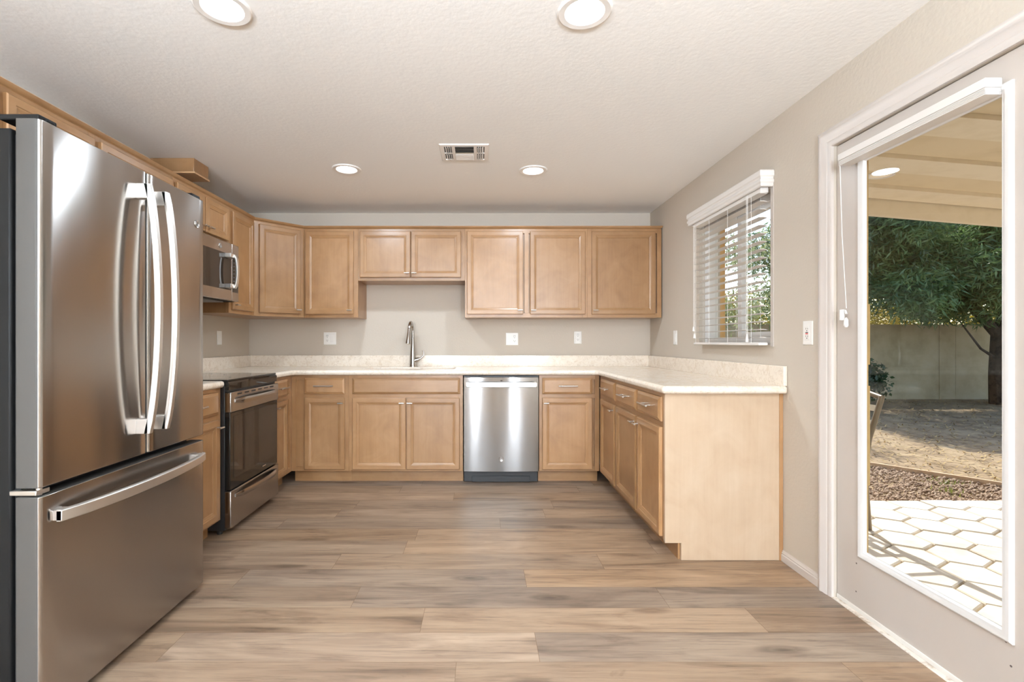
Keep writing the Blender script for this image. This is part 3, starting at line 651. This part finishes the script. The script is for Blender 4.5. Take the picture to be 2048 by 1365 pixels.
# ------------------------------------------------------------------ microwave (over the range, front faces +x)
t = thing('microwave', 'stainless steel over-range microwave under the short wall cabinet', 'microwave', (-1.755, 2.872, 1.428), R(90))
MW, MH = .640, .405
MB().box(.002, MW - .002, .03, .40, 0, MH - .0).build('microwave_body', GK, t)
dw = .545
m = MB(); m.box(0, dw, -.0, .029, .002, MH - .002); dd = m.build('microwave_door', ST, t, bevel=.003)
MB().box(.05, dw - .012, -.0015, .001, .075, .325).build('door_glass', BW, dd)
m = MB(); hx = dw - .045
rings = []
for k in range(13):
    u = k / 12; q = 4 * u * (1 - u); yy = -.045 - .02 * q ** .6
    rings.append([(hx - .006, yy, .085 + .235 * u), (hx + .022, yy, .085 + .235 * u), (hx + .022, yy + .012, .085 + .235 * u), (hx - .006, yy + .012, .085 + .235 * u)])
m.rings(rings)
for z in (.085, .295): m.box(hx - .05, hx + .02, -.042, .0, z, z + .028)
m.build('handle', SH, dd, bevel=.002)
badge(dd, (.39, -.001, .362), 0, .017, BF, BD)
m = MB(); m.box(dw + .002, MW, -.0, .029, .002, MH - .002); cp = m.build('control_panel', ST, t, bevel=.003)
MB().box(dw + .006, MW - .012, -.0015, .001, .065, .325).build('keypad', BG, cp)
for k in range(8):
    for j in range(2): MB().box(dw + .022 + j * .026, dw + .031 + j * .026, -.0022, -.001, .09 + k * .026, .0935 + k * .026).build('key', PG, cp, smooth=False)
m = MB()
m.box(.06, MW - .06, .08, .36, -.006, .0); m.build('grease_filter', plain('filter_mesh', (.3, .3, .3), .5, .7), t)

# ------------------------------------------------------------------ refrigerator (front faces +x): local x -> +y, local y -> -x
t = thing('refrigerator', 'large stainless steel french-door refrigerator with bottom freezer', 'refrigerator', (-1.278, 1.402, 0), R(90))
FW = .838; FH = 1.79
MB().box(.006, FW - .006, .088, .83, .02, 1.765).build('fridge_case', GK, t, bevel=.006)
MB().box(.02, FW - .02, .070, .0875, .05, 1.75).build('door_gasket', BK, t)
def fdoor(name, xa, xb, za, zb):
    # slightly crowned door skin with rounded vertical edges
    n = 12; fr = []
    for k in range(n + 1):
        u = k / n; fr.append((xa + .014 + (xb - xa - .028) * u, 0.0))
    ring = [(xb, .068), (xa, .068), (xa, .014), (xa + .003, .006), (xa + .007, .002)] + fr + [(xb - .007, .002), (xb - .003, .006), (xb, .014)]
    mt = [1 if (k < 3 or k == len(ring) - 1) else 0 for k in range(len(ring))]
    m = MB().prism(ring, 'z', za, zb, 1, mt); return m.build(name, [ST, SG], t, bevel=.0025, angle=30)
sp = .457
d1 = fdoor('fridge_door', 0, sp - .002, .716, FH); d2 = fdoor('fridge_door', sp + .002, FW, .716, FH)
fz = fdoor('freezer_drawer', 0, FW, .035, .690)
def vhandle(par, x, z0, z1):
    m = MB(); rings = []; n = 20
    for k in range(n + 1):
        u = k / n; q = 4 * u * (1 - u); yy = -.040 - .040 * q ** .8; z = z0 + (z1 - z0) * u
        rings.append([(x - .013, yy, z), (x - .008, yy - .008, z), (x + .008, yy - .008, z), (x + .013, yy, z), (x + .013, yy + .012, z), (x - .013, yy + .012, z)])
    m.rings(rings)
    for z in (z0, z1 - .055): m.box(x - .013, x + .013, -.044, .001, z, z + .055)
    return m.build('handle', SH, par, angle=50, bevel=.0015)
vhandle(d1, sp - .050, .80, 1.73); vhandle(d2, sp + .050, .80, 1.73)
def hhandle(par, z, x0, x1):
    m = MB(); rings = []; n = 20
    for k in range(n + 1):
        u = k / n; q = 4 * u * (1 - u); yy = -.022 - .045 * q ** .8; x = x0 + (x1 - x0) * u
        rings.append([(x, yy, z - .018), (x, yy - .005, z - .015), (x, yy - .005, z + .015), (x, yy, z + .018), (x, yy + .012, z + .018), (x, yy + .012, z - .018)])
    m.rings(rings)
    for x in (x0, x1 - .04): m.box(x, x + .04, -.026, .001, z - .015, z + .015)
    return m.build('handle', SH, par, angle=50, bevel=.0015)
hhandle(fz, .622, .045, FW - .035)
badge(d2, (FW - .058, -.0005, 1.672), 0, .017, BF, BD)
m = MB(); m.box(.012, .075, .012, .13, FH + .0005, FH + .018).box(.03, .06, .005, .03, FH + .0005, FH + .012); m.build('hinge_cover', GK, t, bevel=.004)
MB().box(FW - .075, FW - .012, .012, .13, FH + .0005, FH + .018).build('hinge_cover', GK, t, bevel=.004)
m = MB(); m.box(.004, .05, .012, .09, .694, .708).cyl((.022, .02, .691), (.022, .02, .7155), .008); m.build('middle_hinge', SH, t, bevel=.002)
MB().box(.03, FW - .03, .09, .12, .004, .034).build('base_grille', BK, t)
for px in (.06, FW - .06):
    for py in (.14, .76): MB().cyl((px, py, 0), (px, py, .022), .02).build('foot', BK, t)

# ------------------------------------------------------------------ wall plates
def plate(name, label, loc, rz, gangs, cat, deco=False, seen_red=False):
    t = thing(name, label, cat, loc, rz, 'wall plates')
    wd = .070 if len(gangs) == 1 else .116; hh = .116 / 2
    m = MB(); m.panel(-wd / 2, wd / 2, -hh, hh, -.006, [(0, .0055), (0, .003), (.004, 0)], 0, 0, 0)
    if deco:
        for sx in (-1, 1):
            m.tube([(sx * .027, -.006, -.052), (sx * .020, -.006, -.02), (sx * .024, -.006, .0), (sx * .020, -.006, .02), (sx * .027, -.006, .052)], .004, 8)
    m.build('cover_plate', PW, t, bevel=.001)
    for k, g in enumerate(gangs):
        cx = 0 if len(gangs) == 1 else (-.023 + .046 * k)
        if g == 'outlet' or g == 'gfci':
            o = MB().box(cx - .0165, cx + .0165, -.0085, -.006, -.034, .034).build('outlet', PW, t, bevel=.001)
            s = MB()
            for z in (-.019, .017):
                s.box(cx - .0075, cx - .0052, -.0089, -.0084, z, z + .008).box(cx + .0052, cx + .0075, -.0089, -.0084, z, z + .007).cyl((cx, -.0089, z - .006), (cx, -.0084, z - .006), .0028, 10)
            s.build('slots', PD, o)
            if g == 'gfci':
                q = MB(); q.box(cx - .009, cx + .009, -.0092, -.0084, .0005, .0045); q.build('test_button', PD, o)
                q = MB(); q.box(cx - .009, cx + .009, -.0092, -.0084, -.006, -.0015); q.build('reset_button', PR if seen_red else PG, o)
            else:
                MB().box(cx - .011, cx + .011, -.0089, -.0084, .0295, .0325).build('marking', PG, o)
        else:
            o = MB().prism([(-.006, -.033), (-.0085, -.033), (-.0105, .0), (-.0075, .033), (-.006, .033)], 'x', cx - .0165, cx + .0165).build('rocker', PW, t, bevel=.001)
    return t
def onback(x, y): return ((x - 962) * YB / 970, YB - .0002, 1.142 + (684 - y) * YB / 970)
plate('outlet_plate', 'white double plate with outlet and rocker, left of the faucet', onback(660, 677.5), 0, ['outlet', 'rocker'], 'outlet')
plate('outlet_plate', 'white double plate with rocker left and outlet right of the faucet', onback(1024, 678.5), 0, ['rocker', 'outlet'], 'outlet')
plate('outlet_plate', 'white single outlet with a scalloped plate under the right wall cabinets', onback(1155.5, 675.5), 0, ['outlet'], 'outlet', True)
plate('switch_plate', 'white plate on the left wall behind the range', (XL + .0002, 4.0, 1.175), R(90), ['rocker'], 'switch')
plate('switch_plate', 'white switch plate on the right wall, left of the window blind', (XR - .0002, 3.925, 1.175), R(-90), ['rocker'], 'switch')
plate('outlet_plate', 'white outlet with red reset button between window and patio door', (XR - .0002, 2.332, 1.184), R(-90), ['gfci'], 'outlet', False, True)

# ------------------------------------------------------------------ ceiling lights and vent
def ceiling_light(name, label, x, y):
    t = thing(name, label, 'ceiling light', (x, y, ZC), 0, 'recessed ceiling lights')
    MB().lathe([(.098, 0), (.098, -.004), (.092, -.008), (.072, -.007), (.067, -.002), (.066, .0)], 0, 0, 40, cap0=False, cap1=False).build('trim_ring', LT, t)
    MB().lathe([(.0675, -.0012), (.06, -.0022), (.02, -.0028), (.0005, -.0028)], 0, 0, 40, cap0=False).build('lens', LENS, t)
    return t
for lb, x, y in (('recessed ceiling light nearest the fridge, upper left', -.925, 1.735), ('recessed ceiling light nearest the patio door, upper right', .375, 1.755), ('recessed ceiling light left of the air vent', -.931, 3.36), ('recessed ceiling light right of the air vent', .364, 3.385)):
    ceiling_light('ceiling_light', lb, x, y)
    area('lamp_glow', (x, y, ZC - .012), (0, 0, 0), .14, .14, LAMP_FAR_W if y > 3 else LAMP_W, LAMP, 'DISK')
for x, y in ((-.925, -.2), (.375, -.2)):
    ceiling_light('ceiling_light', 'recessed ceiling light behind the viewer', x, y)
    area('lamp_glow', (x, y, ZC - .012), (0, 0, 0), .14, .14, LAMP_W, LAMP, 'DISK')
t = thing('air_vent', 'white ceiling air vent with louvres between the far lights', 'vent', (-.103, 3.065, ZC))
vw, vd = .152, .132
m = MB(); pr = [(0, 0), (0, -.003), (.004, -.007), (.026, -.008), (.028, -.004), (.028, 0)]
m.rings([[(-vw + o_, -vd + o_, z), (vw - o_, -vd + o_, z), (vw - o_, vd - o_, z), (-vw + o_, vd - o_, z)] for o_, z in pr], cap0=False, cap1=False)
m.box(-.078, -.058, -vd + .026, vd - .026, -.008, -.003).box(.058, .078, -vd + .026, vd - .026, -.008, -.003).box(-vw + .026, -.078, -.006, .006, -.008, -.003).box(.078, vw - .026, -.006, .006, -.008, -.003)
m.build('vent_frame', LT, t)
MB().box(-vw + .01, vw - .01, -vd + .01, vd - .01, -.0012, -.0002).build('duct_opening', VD, t)
m = MB()
for sx in (-1, 1):
    for k in range(3):
        cx = sx * (.088 + .013 * k)
        for ya, yb in ((-vd + .028, -.008), (.008, vd - .028)):
            m.rings([[(cx + d + sx * e, yy, z) for d, z, e in ((-.0008, -.014, -.005), (.0008, -.014, -.005), (.0008, -.002, .004), (-.0008, -.002, .004))] for yy in (ya, yb)])
for k in range(8):
    cy = -.09 + .0255 * k; s = 1 if k < 4 else -1
    m.rings([[(xx, cy + s * e + d, z) for d, z, e in ((-.0008, -.012, -.010), (.0008, -.012, -.010), (.0008, -.002, .010), (-.0008, -.002, .010))] for xx in (-.057, .057)])
m.build('louvres', LT, t)

for (tx, ty), lb in zip(FILL_LAMPS, ('slim white added fill uplight on the fridge side behind the viewer', 'slim white added fill uplight on the patio side behind the viewer')):
    t = thing('added_floor_lamp', lb, 'lamp', (tx, ty, 0))  # added lamp body, out of view, carrying the ceiling-bounce fill
    MB().lathe([(.14, 0), (.14, .012), (.02, .03), (.012, .04), (.012, 1.58)], 0, 0, 24).build('stand', LT, t)
    MB().lathe([(.02, 1.575), (.10, 1.61), (.19, 1.69), (.192, 1.69), (.10, 1.605), (.02, 1.57)], 0, 0, 32).build('bowl_shade', LT, t)

# ------------------------------------------------------------------ window blind
t = thing('window_blind', 'white slatted blind with moulded valance over the kitchen window', 'blind', (1.537, 2.612, 0))
BY0, BY1 = .028, .838      # local y range of slats
pr = [(.0, 1.980), (-.004, 1.984), (-.004, 1.996), (-.010, 2.004), (-.010, 2.012), (-.004, 2.022), (-.006, 2.03), (-.012, 2.036), (-.012, 2.060), (-.008, 2.067), (0, 2.069)]
path = [(.036, .908), (-.029, .908), (-.029, 0), (.036, 0)]
rings = []
for k, (px, py) in enumerate(path):
    nx, ny = {0: (0, 1), 1: (1, 1), 2: (1, -1), 3: (0, -1)}[k]
    outer_ = [(px + o_ * (1 if nx else 0), py - o_ * ny * 1, z) for o_, z in pr]
    inner_ = [(px + .008 * (1 if nx else 0), py - .008 * ny, z) for z in (2.069, 1.980)]
    rings.append(outer_ + inner_)
MB().rings(rings).build('valance', BL, t, angle=25)
MB().box(-.016, .028, BY0, BY1, 1.955, 2.0).build('headrail', BL, t, bevel=.002)
zs = [1.165 + .0437 * k for k in range(19)]
slat_me = None
for k, z in enumerate(zs):
    if slat_me is None:
        m = MB(); m.rings([[(xx, yy, zz) for xx, zz in ((-.0245, -.0006), (-.012, .0022), (0, .0032), (.012, .0022), (.0245, -.0006), (.012, -.0006), (0, .0004), (-.012, -.0006))] for yy in (BY0, BY1)])
        o = m.build('slat', BL, t); slat_me = o
    else:
        o = slat_me.copy(); C.objects.link(o); o.parent = t
    o.location = (0, 0, z); o.rotation_euler = (0, R(4), 0)
MB().box(-.026, .026, BY0, BY1, 1.122, 1.138).build('bottom_rail', BL, t, bevel=.004)
m = MB()
for yy in (.10, .36, .60, .80):
    for xx in (-.0265, .0265): m.tube([(xx, yy, 1.955), (xx, yy, 1.132)], .0009, 6)
m.build('ladder_cord', CD, t)
m = MB()
for yy in (.13, .142): m.tube([(-.030, yy, 1.97), (-.030, yy, 1.17)], .0013, 6)
m.build('lift_cord', CD, t)
m = MB(); m.lathe([(.003, 1.185), (.006, 1.17), (.009, 1.145), (.009, 1.14), (.004, 1.138)], -.030, .136, 14); m.build('tassel', BL, t)
m = MB()
for yy, zb in ((.826, 1.24), (.812, 1.19)): m.tube([(-.030, yy, 1.97), (-.030, yy, zb)], .0013, 6)
m.build('tilt_cord', CD, t)
for yy, zb in ((.826, 1.24), (.812, 1.19)):
    MB().lathe([(.003, zb + .01), (.006, zb), (.0085, zb - .022), (.004, zb - .026)], -.030, yy, 14).build('tassel', BL, t)

# ------------------------------------------------------------------ door shade
t = thing('door_shade', 'raised white shade in a headrail across the top of the door glass', 'shade', (1.549, 1.768, 0))
hl = .303
MB().box(-.026, .0265, -hl, hl, 1.913, 1.941).build('headrail', BL, t, bevel=.002)
m = MB()
for k in range(5): m.box(-.024, .0255, -hl + .003, hl - .003, 1.8915 + .0043 * k, 1.8945 + .0043 * k)
m.box(-.018, .020, -hl + .004, hl - .004, 1.893, 1.9125); m.build('folded_shade', BL, t)
m = MB(); m.tube([(-.020, hl - .004, 1.925), (-.008, hl - .001, 1.6), (.012, hl + .001, 1.285)], .0014, 6); m.build('cord', CD, t)
m = MB(); m.tube([(.006, hl + .018, 1.235), (.006, hl + .018, 1.28)], .0095, 12); m.tube([(.022, hl + .012, 1.262), (.010, hl + .004, 1.275), (.009, hl - .002, 1.262)], .004, 8)
m.build('cord_cleat', PW, t, bevel=.003)
MB().lathe([(.003, 1.245), (.008, 1.236), (.0095, 1.212), (.005, 1.204)], .010, hl, 14).build('tassel', PW, t)

# ------------------------------------------------------------------ outside: ground, paving, gravel, wall
GZ = -.10
struct(MB().box(1.9, 34, -6, 40, GZ - .3, GZ - .045).build('yard_ground', SOIL, smooth=False), 'dry bare soil yard beyond the patio', 'ground')
def pavers():
    mb = MB(); s = .15; pit = math.sqrt(3) * s; rp = 1.5 * s; y_end = 3.80; r_ = random.Random(3)
    row = 0; y = y_end - s * .5
    while y > .2:
        x = 1.74 + (pit / 2 if row % 2 else 0)
        while x < 7.4:
            pts = [(x + (s - .007) * math.sin(R(60 * k)), y + (s - .007) * math.cos(R(60 * k))) for k in range(6)]
            if row == 0: pts = [(a, min(b_, y_end)) for a, b_ in pts]
            pts = pts[::-1]; dz = r_.uniform(-.003, .003)
            inn = [(x + (a - x) * .955, y + (b_ - y) * .955) for a, b_ in pts]
            if min(p[0] for p in pts) > 1.73:
                mb.rings([[(a, b_, GZ - .04) for a, b_ in pts], [(a, b_, GZ - .006 + dz) for a, b_ in pts], [(a, b_, GZ + dz) for a, b_ in inn]], cap0=False)
            x += pit
        y -= rp; row += 1
    mb.box(1.727, 7.5, -.5, y_end, GZ - .06, GZ - .022, 1)
    return mb.build('patio_paving', [PAV, PAVG], smooth=False)
struct(pavers(), 'sunlit cream hexagonal concrete paving outside the door', 'paving')
rng = np.random.default_rng(5)
def scatter_mesh(name, verts, faces, mat):
    me = bpy.data.meshes.new(name); nv, nf = len(verts), len(faces); k = faces.shape[1]
    me.vertices.add(nv); me.vertices.foreach_set('co', verts.astype(np.float32).ravel())
    me.loops.add(nf * k); me.loops.foreach_set('vertex_index', faces.astype(np.int32).ravel())
    me.polygons.add(nf); me.polygons.foreach_set('loop_start', np.arange(0, nf * k, k, dtype=np.int32))
    me.update(calc_edges=True); me.validate(); me.materials.append(mat)
    o = bpy.data.objects.new(name, me); C.objects.link(o); return o
def edge_y(x): return 5.0 - (x - 3.98) * 1.2
def gravel():
    n = 9000; x = rng.uniform(2.0, 7.0, n * 3); y = rng.uniform(3.81, 6.2, n * 3)
    k = (y < edge_y(x) - .03); x, y = x[k][:n], y[k][:n]; n = len(x)
    d = np.array([(1, 0, 0), (-.5, .87, 0), (-.5, -.87, 0), (0, 0, .8), (0, 0, -.8)])
    r = rng.uniform(.008, .022, (n, 1, 1)); a = rng.uniform(0, 6.28, n); ca, sa = np.cos(a), np.sin(a)
    st = rng.uniform(.6, 1.3, (n, 1, 3)); v = d[None] * r * st
    vx = v[..., 0] * ca[:, None] - v[..., 1] * sa[:, None]; vy = v[..., 0] * sa[:, None] + v[..., 1] * ca[:, None]
    V = np.stack([vx + x[:, None], vy + y[:, None], v[..., 2] + GZ - .04 + rng.uniform(0, .012, n)[:, None]], -1).reshape(-1, 3)
    F = np.array([(0, 1, 3), (1, 2, 3), (2, 0, 3), (1, 0, 4), (2, 1, 4), (0, 2, 4)])
    return scatter_mesh('gravel_bed', V, (F[None] + 5 * np.arange(n)[:, None, None]).reshape(-1, 3), STONE)
tag(gravel(), 'brown gravel strip between the paving and the edging board', 'gravel', kind='stuff')
def blades(name, n, x, y, z, ln, wd, up, mat):
    a = rng.uniform(0, 6.28, n); el = rng.uniform(*up, n); l = rng.uniform(*ln, n); w_ = rng.uniform(*wd, n)
    dx, dy, dz = np.cos(a) * np.cos(el), np.sin(a) * np.cos(el), np.sin(el); px, py = -np.sin(a), np.cos(a)
    P = np.stack([x, y, z], -1); D = np.stack([dx, dy, dz], -1) * l[:, None]; S = np.stack([px, py, np.zeros(n)], -1) * w_[:, None]
    V = np.stack([P - S, P + S, P + D], 1).reshape(-1, 3)
    return scatter_mesh(name, V, np.arange(3 * n).reshape(-1, 3), mat)
n = 16000; xx = rng.uniform(2.4, 16, n); yy = 4.2 + (10.7 - 4.2) * rng.random(n) ** 1.3; k = yy > edge_y(xx) + .05; xx, yy = xx[k], yy[k]
tag(blades('leaf_litter', len(xx), xx, yy, np.full(len(xx), GZ - .043) + rng.uniform(0, .012, len(xx)), (.03, .11), (.004, .012), (0, .5), STRAW), 'dry straw and leaf litter covering the yard', 'leaf litter', kind='stuff')
cl = rng.uniform(0, 1, (26, 2)); n = 1500; ci = rng.integers(0, 26, n)
wx = 3.0 + cl[ci, 0] * 3.6 + rng.normal(0, .06, n); wy = 3.95 + cl[ci, 1] * 2.0 + rng.normal(0, .06, n)
k = wy < edge_y(wx) - .12; wx, wy = wx[k], wy[k]; n = len(wx)
tag(blades('weed_tufts', n, wx, wy, np.full(n, GZ - .04), (.02, .07), (.003, .007), (.4, 1.4), leaf('weed_leaf', s2l((120, 130, 60)), s2l((170, 170, 90)), .3)), 'small green weeds sprouting in the gravel', 'weeds', kind='stuff')
m = MB(); p0 = Vector((2.0, edge_y(2.0), GZ - .07)); p1 = Vector((7.5, edge_y(7.5), GZ - .07)); d = (p1 - p0).normalized(); nrm = Vector((-d.y, d.x, 0)) * .018
m.rings([[p + nrm, p - nrm, p - nrm + Vector((0, 0, .075)), p + nrm + Vector((0, 0, .075))] for p in (p0, p0.lerp(p1, .33), p0.lerp(p1, .66), p1)])
tag(m.build('edging_board', EDG), 'pale timber edging board between gravel and soil', 'edging board')
m = MB(); YW = 10.85
m.box(1.0, 20, YW, YW + .2, GZ - .1, 1.53)
for xx in (6.2, 10.25, 14.2): m.box(xx, xx + .03, YW - .012, YW, GZ - .1, 1.535)
m.box(10.62, 10.63, YW - .004, YW, GZ - .1, 1.53)
struct(m.build('wall_garden', STUC, smooth=False), 'shaded tan stuccoed garden wall at the back of the yard', 'wall')

# patio cover
t = thing('patio_cover', 'cream painted wooden patio roof outside the glass door', 'patio roof', kind='structure')
SL = .083
def zr(x): return 2.5 - SL * (x - 1.7)
def sloped(m, xa, xb, ya, yb, da, db):
    m.rings([[(xa, ya, zr(xa) + da), (xa, yb, zr(xa) + da), (xa, yb, zr(xa) + db), (xa, ya, zr(xa) + db)], [(xb, ya, zr(xb) + da), (xb, yb, zr(xb) + da), (xb, yb, zr(xb) + db), (xb, ya, zr(xb) + db)]]); return m
XP = 6.6
sloped(MB(), 1.728, XP, -1.0, 4.10, 0, .03).build('roof_deck', PATD, t, smooth=False)
for ya in (3.81, 3.265, 2.695, 2.13, 1.57, 1.01): sloped(MB(), 1.728, XP, ya, ya + .235, -.03, -.0003).build('rafter', PATW, t, smooth=False)
sloped(MB(), 1.728, XP, 4.062, 4.10, -.165, -.0003).build('fascia_board', PATW, t, smooth=False)
lt = thing('patio_light', 'round recessed light in the patio roof', 'ceiling light', (2.99, 3.63, zr(2.99) - .001)); lt.rotation_euler = (0, math.atan(SL), 0)
MB().lathe([(.088, 0), (.088, -.004), (.07, -.006), (.066, -.0015)], 0, 0, 32, cap0=False, cap1=False).build('trim_ring', LT, lt)
MB().lathe([(.067, -.0015), (.0005, -.0025)], 0, 0, 32, cap0=False).build('lens', plain('patio_lens', s2l((250, 238, 214)), .4, emit=(1, .93, .8), estr=.1), lt)
struct(MB().box(1.86, 1.945, 3.86, 3.945, GZ, zr(1.9) - .032).build('patio_post', EXT, bevel=.004), 'tan wooden patio post seen through the kitchen window', 'post')

# patio chair (faces -x); only its bronze backrest shows past the door edge
t = thing('patio_chair', 'bronze metal patio chair with pale straps, at the left of the door glass', 'chair', (2.36, 3.42, GZ))
m = MB()
for sy in (-.22, .22): m.tube([(.20, sy, 0), (.17, sy, .40), (.20, sy, .60), (.285, sy, .88)], .017, 12)
m.tube([(.285, -.222, .872), (.288, -.1, .894), (.288, .1, .894), (.285, .222, .872)], .017, 12); m.build('back_frame', CHAIRM, t)
m = MB()
for sy in (-.22, .22): m.tube([(-.24, sy, 0), (-.22, sy, .41), (.17, sy, .38)], .015, 12); m.tube([(-.22, sy, .41), (-.23, sy, .60), (.0, sy, .63), (.205, sy, .61)], .014, 12)
m.build('seat_frame', CHAIRM, t)
for z, x in ((.50, .185), (.60, .203), (.70, .232), (.80, .262)): MB().box(x - .003, x + .003, -.215, .215, z - .02, z + .02).build('back_strap', STRAP, t)
for x in (-.17, -.08, .01, .10): MB().box(x - .03, x + .03, -.215, .215, .405 - .0 * x, .411).build('seat_strap', STRAP, t)

# ------------------------------------------------------------------ trees
def crown_mesh(name, blobs, n, ln, wd, mat, parent, droop=.4):
    vol = np.array([b_[3] * b_[4] * b_[5] for b_ in blobs]) ** .75; vol /= vol.sum(); ci = rng.choice(len(blobs), n, p=vol); B = np.array(blobs)[ci]
    u = rng.normal(size=(n, 3)); u /= np.linalg.norm(u, axis=1)[:, None]; rad = rng.random(n) ** .45
    P = B[:, :3] + u * rad[:, None] * B[:, 3:6]
    a = rng.uniform(0, 6.28, n); el = rng.normal(-droop, .55, n); l = rng.uniform(*ln, n); w_ = rng.uniform(*wd, n)
    D = np.stack([np.cos(a) * np.cos(el), np.sin(a) * np.cos(el), np.sin(el)], -1); rv = rng.normal(size=(n, 3)); S = np.cross(D, rv); S /= np.linalg.norm(S, axis=1)[:, None]
    V = np.stack([P, P + D * (l * .45)[:, None] + S * w_[:, None], P + D * l[:, None], P + D * (l * .45)[:, None] - S * w_[:, None]], 1).reshape(-1, 3)
    o = scatter_mesh(name, V, np.arange(4 * n).reshape(-1, 4), mat); o.parent = parent; return o
def tree(name, label, base_, blobs, n, ln, wd, mat, trunk, droop=.4, cat='tree'):
    t = thing(name, label, cat, (0, 0, 0))
    crown_mesh('foliage', blobs, n, ln, wd, mat, t, droop)
    m = MB()
    for pts, rr in trunk: m.tube(pts, rr, 10)
    m.build('trunk', BARK, t); return t
bl = []
r_ = random.Random(9)
for k in range(105):
    x = r_.uniform(6.6, 12.6); y = r_.uniform(8.7, 11.5); z = r_.uniform(1.95, 4.1)
    bl.append((x, y, z, r_.uniform(.5, .8), r_.uniform(.4, .7), r_.uniform(.35, .6)))
tree('spreading_tree', 'large dark evergreen tree spreading over the garden wall', (10.4, 9.9), bl, 120000, (.10, .22), (.010, .019), LEAF,
     [([(10.75, 9.95, GZ - .1), (10.62, 9.9, .5), (10.64, 9.9, 1.3), (10.8, 9.8, 2.2), (11.0, 9.7, 3.2)], [.24, .19, .17, .13, .07]), ([(10.62, 9.9, 1.2), (9.9, 9.9, 2.0), (9.0, 9.8, 2.8), (8.0, 9.6, 3.2)], [.10, .085, .06, .03]), ([(10.60, 9.9, .75), (10.15, 9.85, 1.0), (9.6, 9.8, 1.65)], [.035, .022, .010])])
bl = [(5 + .55 * k + r_.uniform(-.2, .2), 13.3 + r_.uniform(-.25, .25), 1.55 + r_.uniform(-.1, .5), .6, .5, .6) for k in range(20)]
tree('sunlit_hedge', 'yellow green sunlit foliage showing above the garden wall', (10, 13.3), bl, 16000, (.08, .15), (.014, .028), LEAFY, [([(9, 13.3, GZ - .1), (9.1, 13.3, 1.3)], [.08, .04])], .2, 'hedge')
bl = [(3.9 + r_.uniform(-.9, 1.2), 8.9 + r_.uniform(-.5, .5), r_.uniform(1.5, 3.0), r_.uniform(.28, .5), .4, r_.uniform(.22, .42)) for k in range(22)]
tree('olive_tree', 'light olive-green tree seen through the kitchen window', (4.4, 8.9), bl, 5000, (.06, .12), (.010, .018), LEAFO, [([(4.3, 8.9, GZ - .1), (4.25, 8.9, 1.0), (4.4, 8.9, 2.4)], [.12, .09, .03]), ([(4.27, 8.9, 1.2), (3.6, 8.8, 2.2)], [.05, .02])])
bl = [(6.95 + r_.uniform(-.3, .18), 9.0 + r_.uniform(-.3, .3), r_.uniform(.1, 1.0), .28, .3, .3) for k in range(12)]
tree('garden_bush', 'dark leafy bush against the wall beside the door edge', (6.9, 9), bl, 5000, (.06, .11), (.02, .034), LEAFB, [([(6.85, 9.0, GZ - .1), (6.9, 9.0, .9)], [.035, .015])], .2, 'bush')
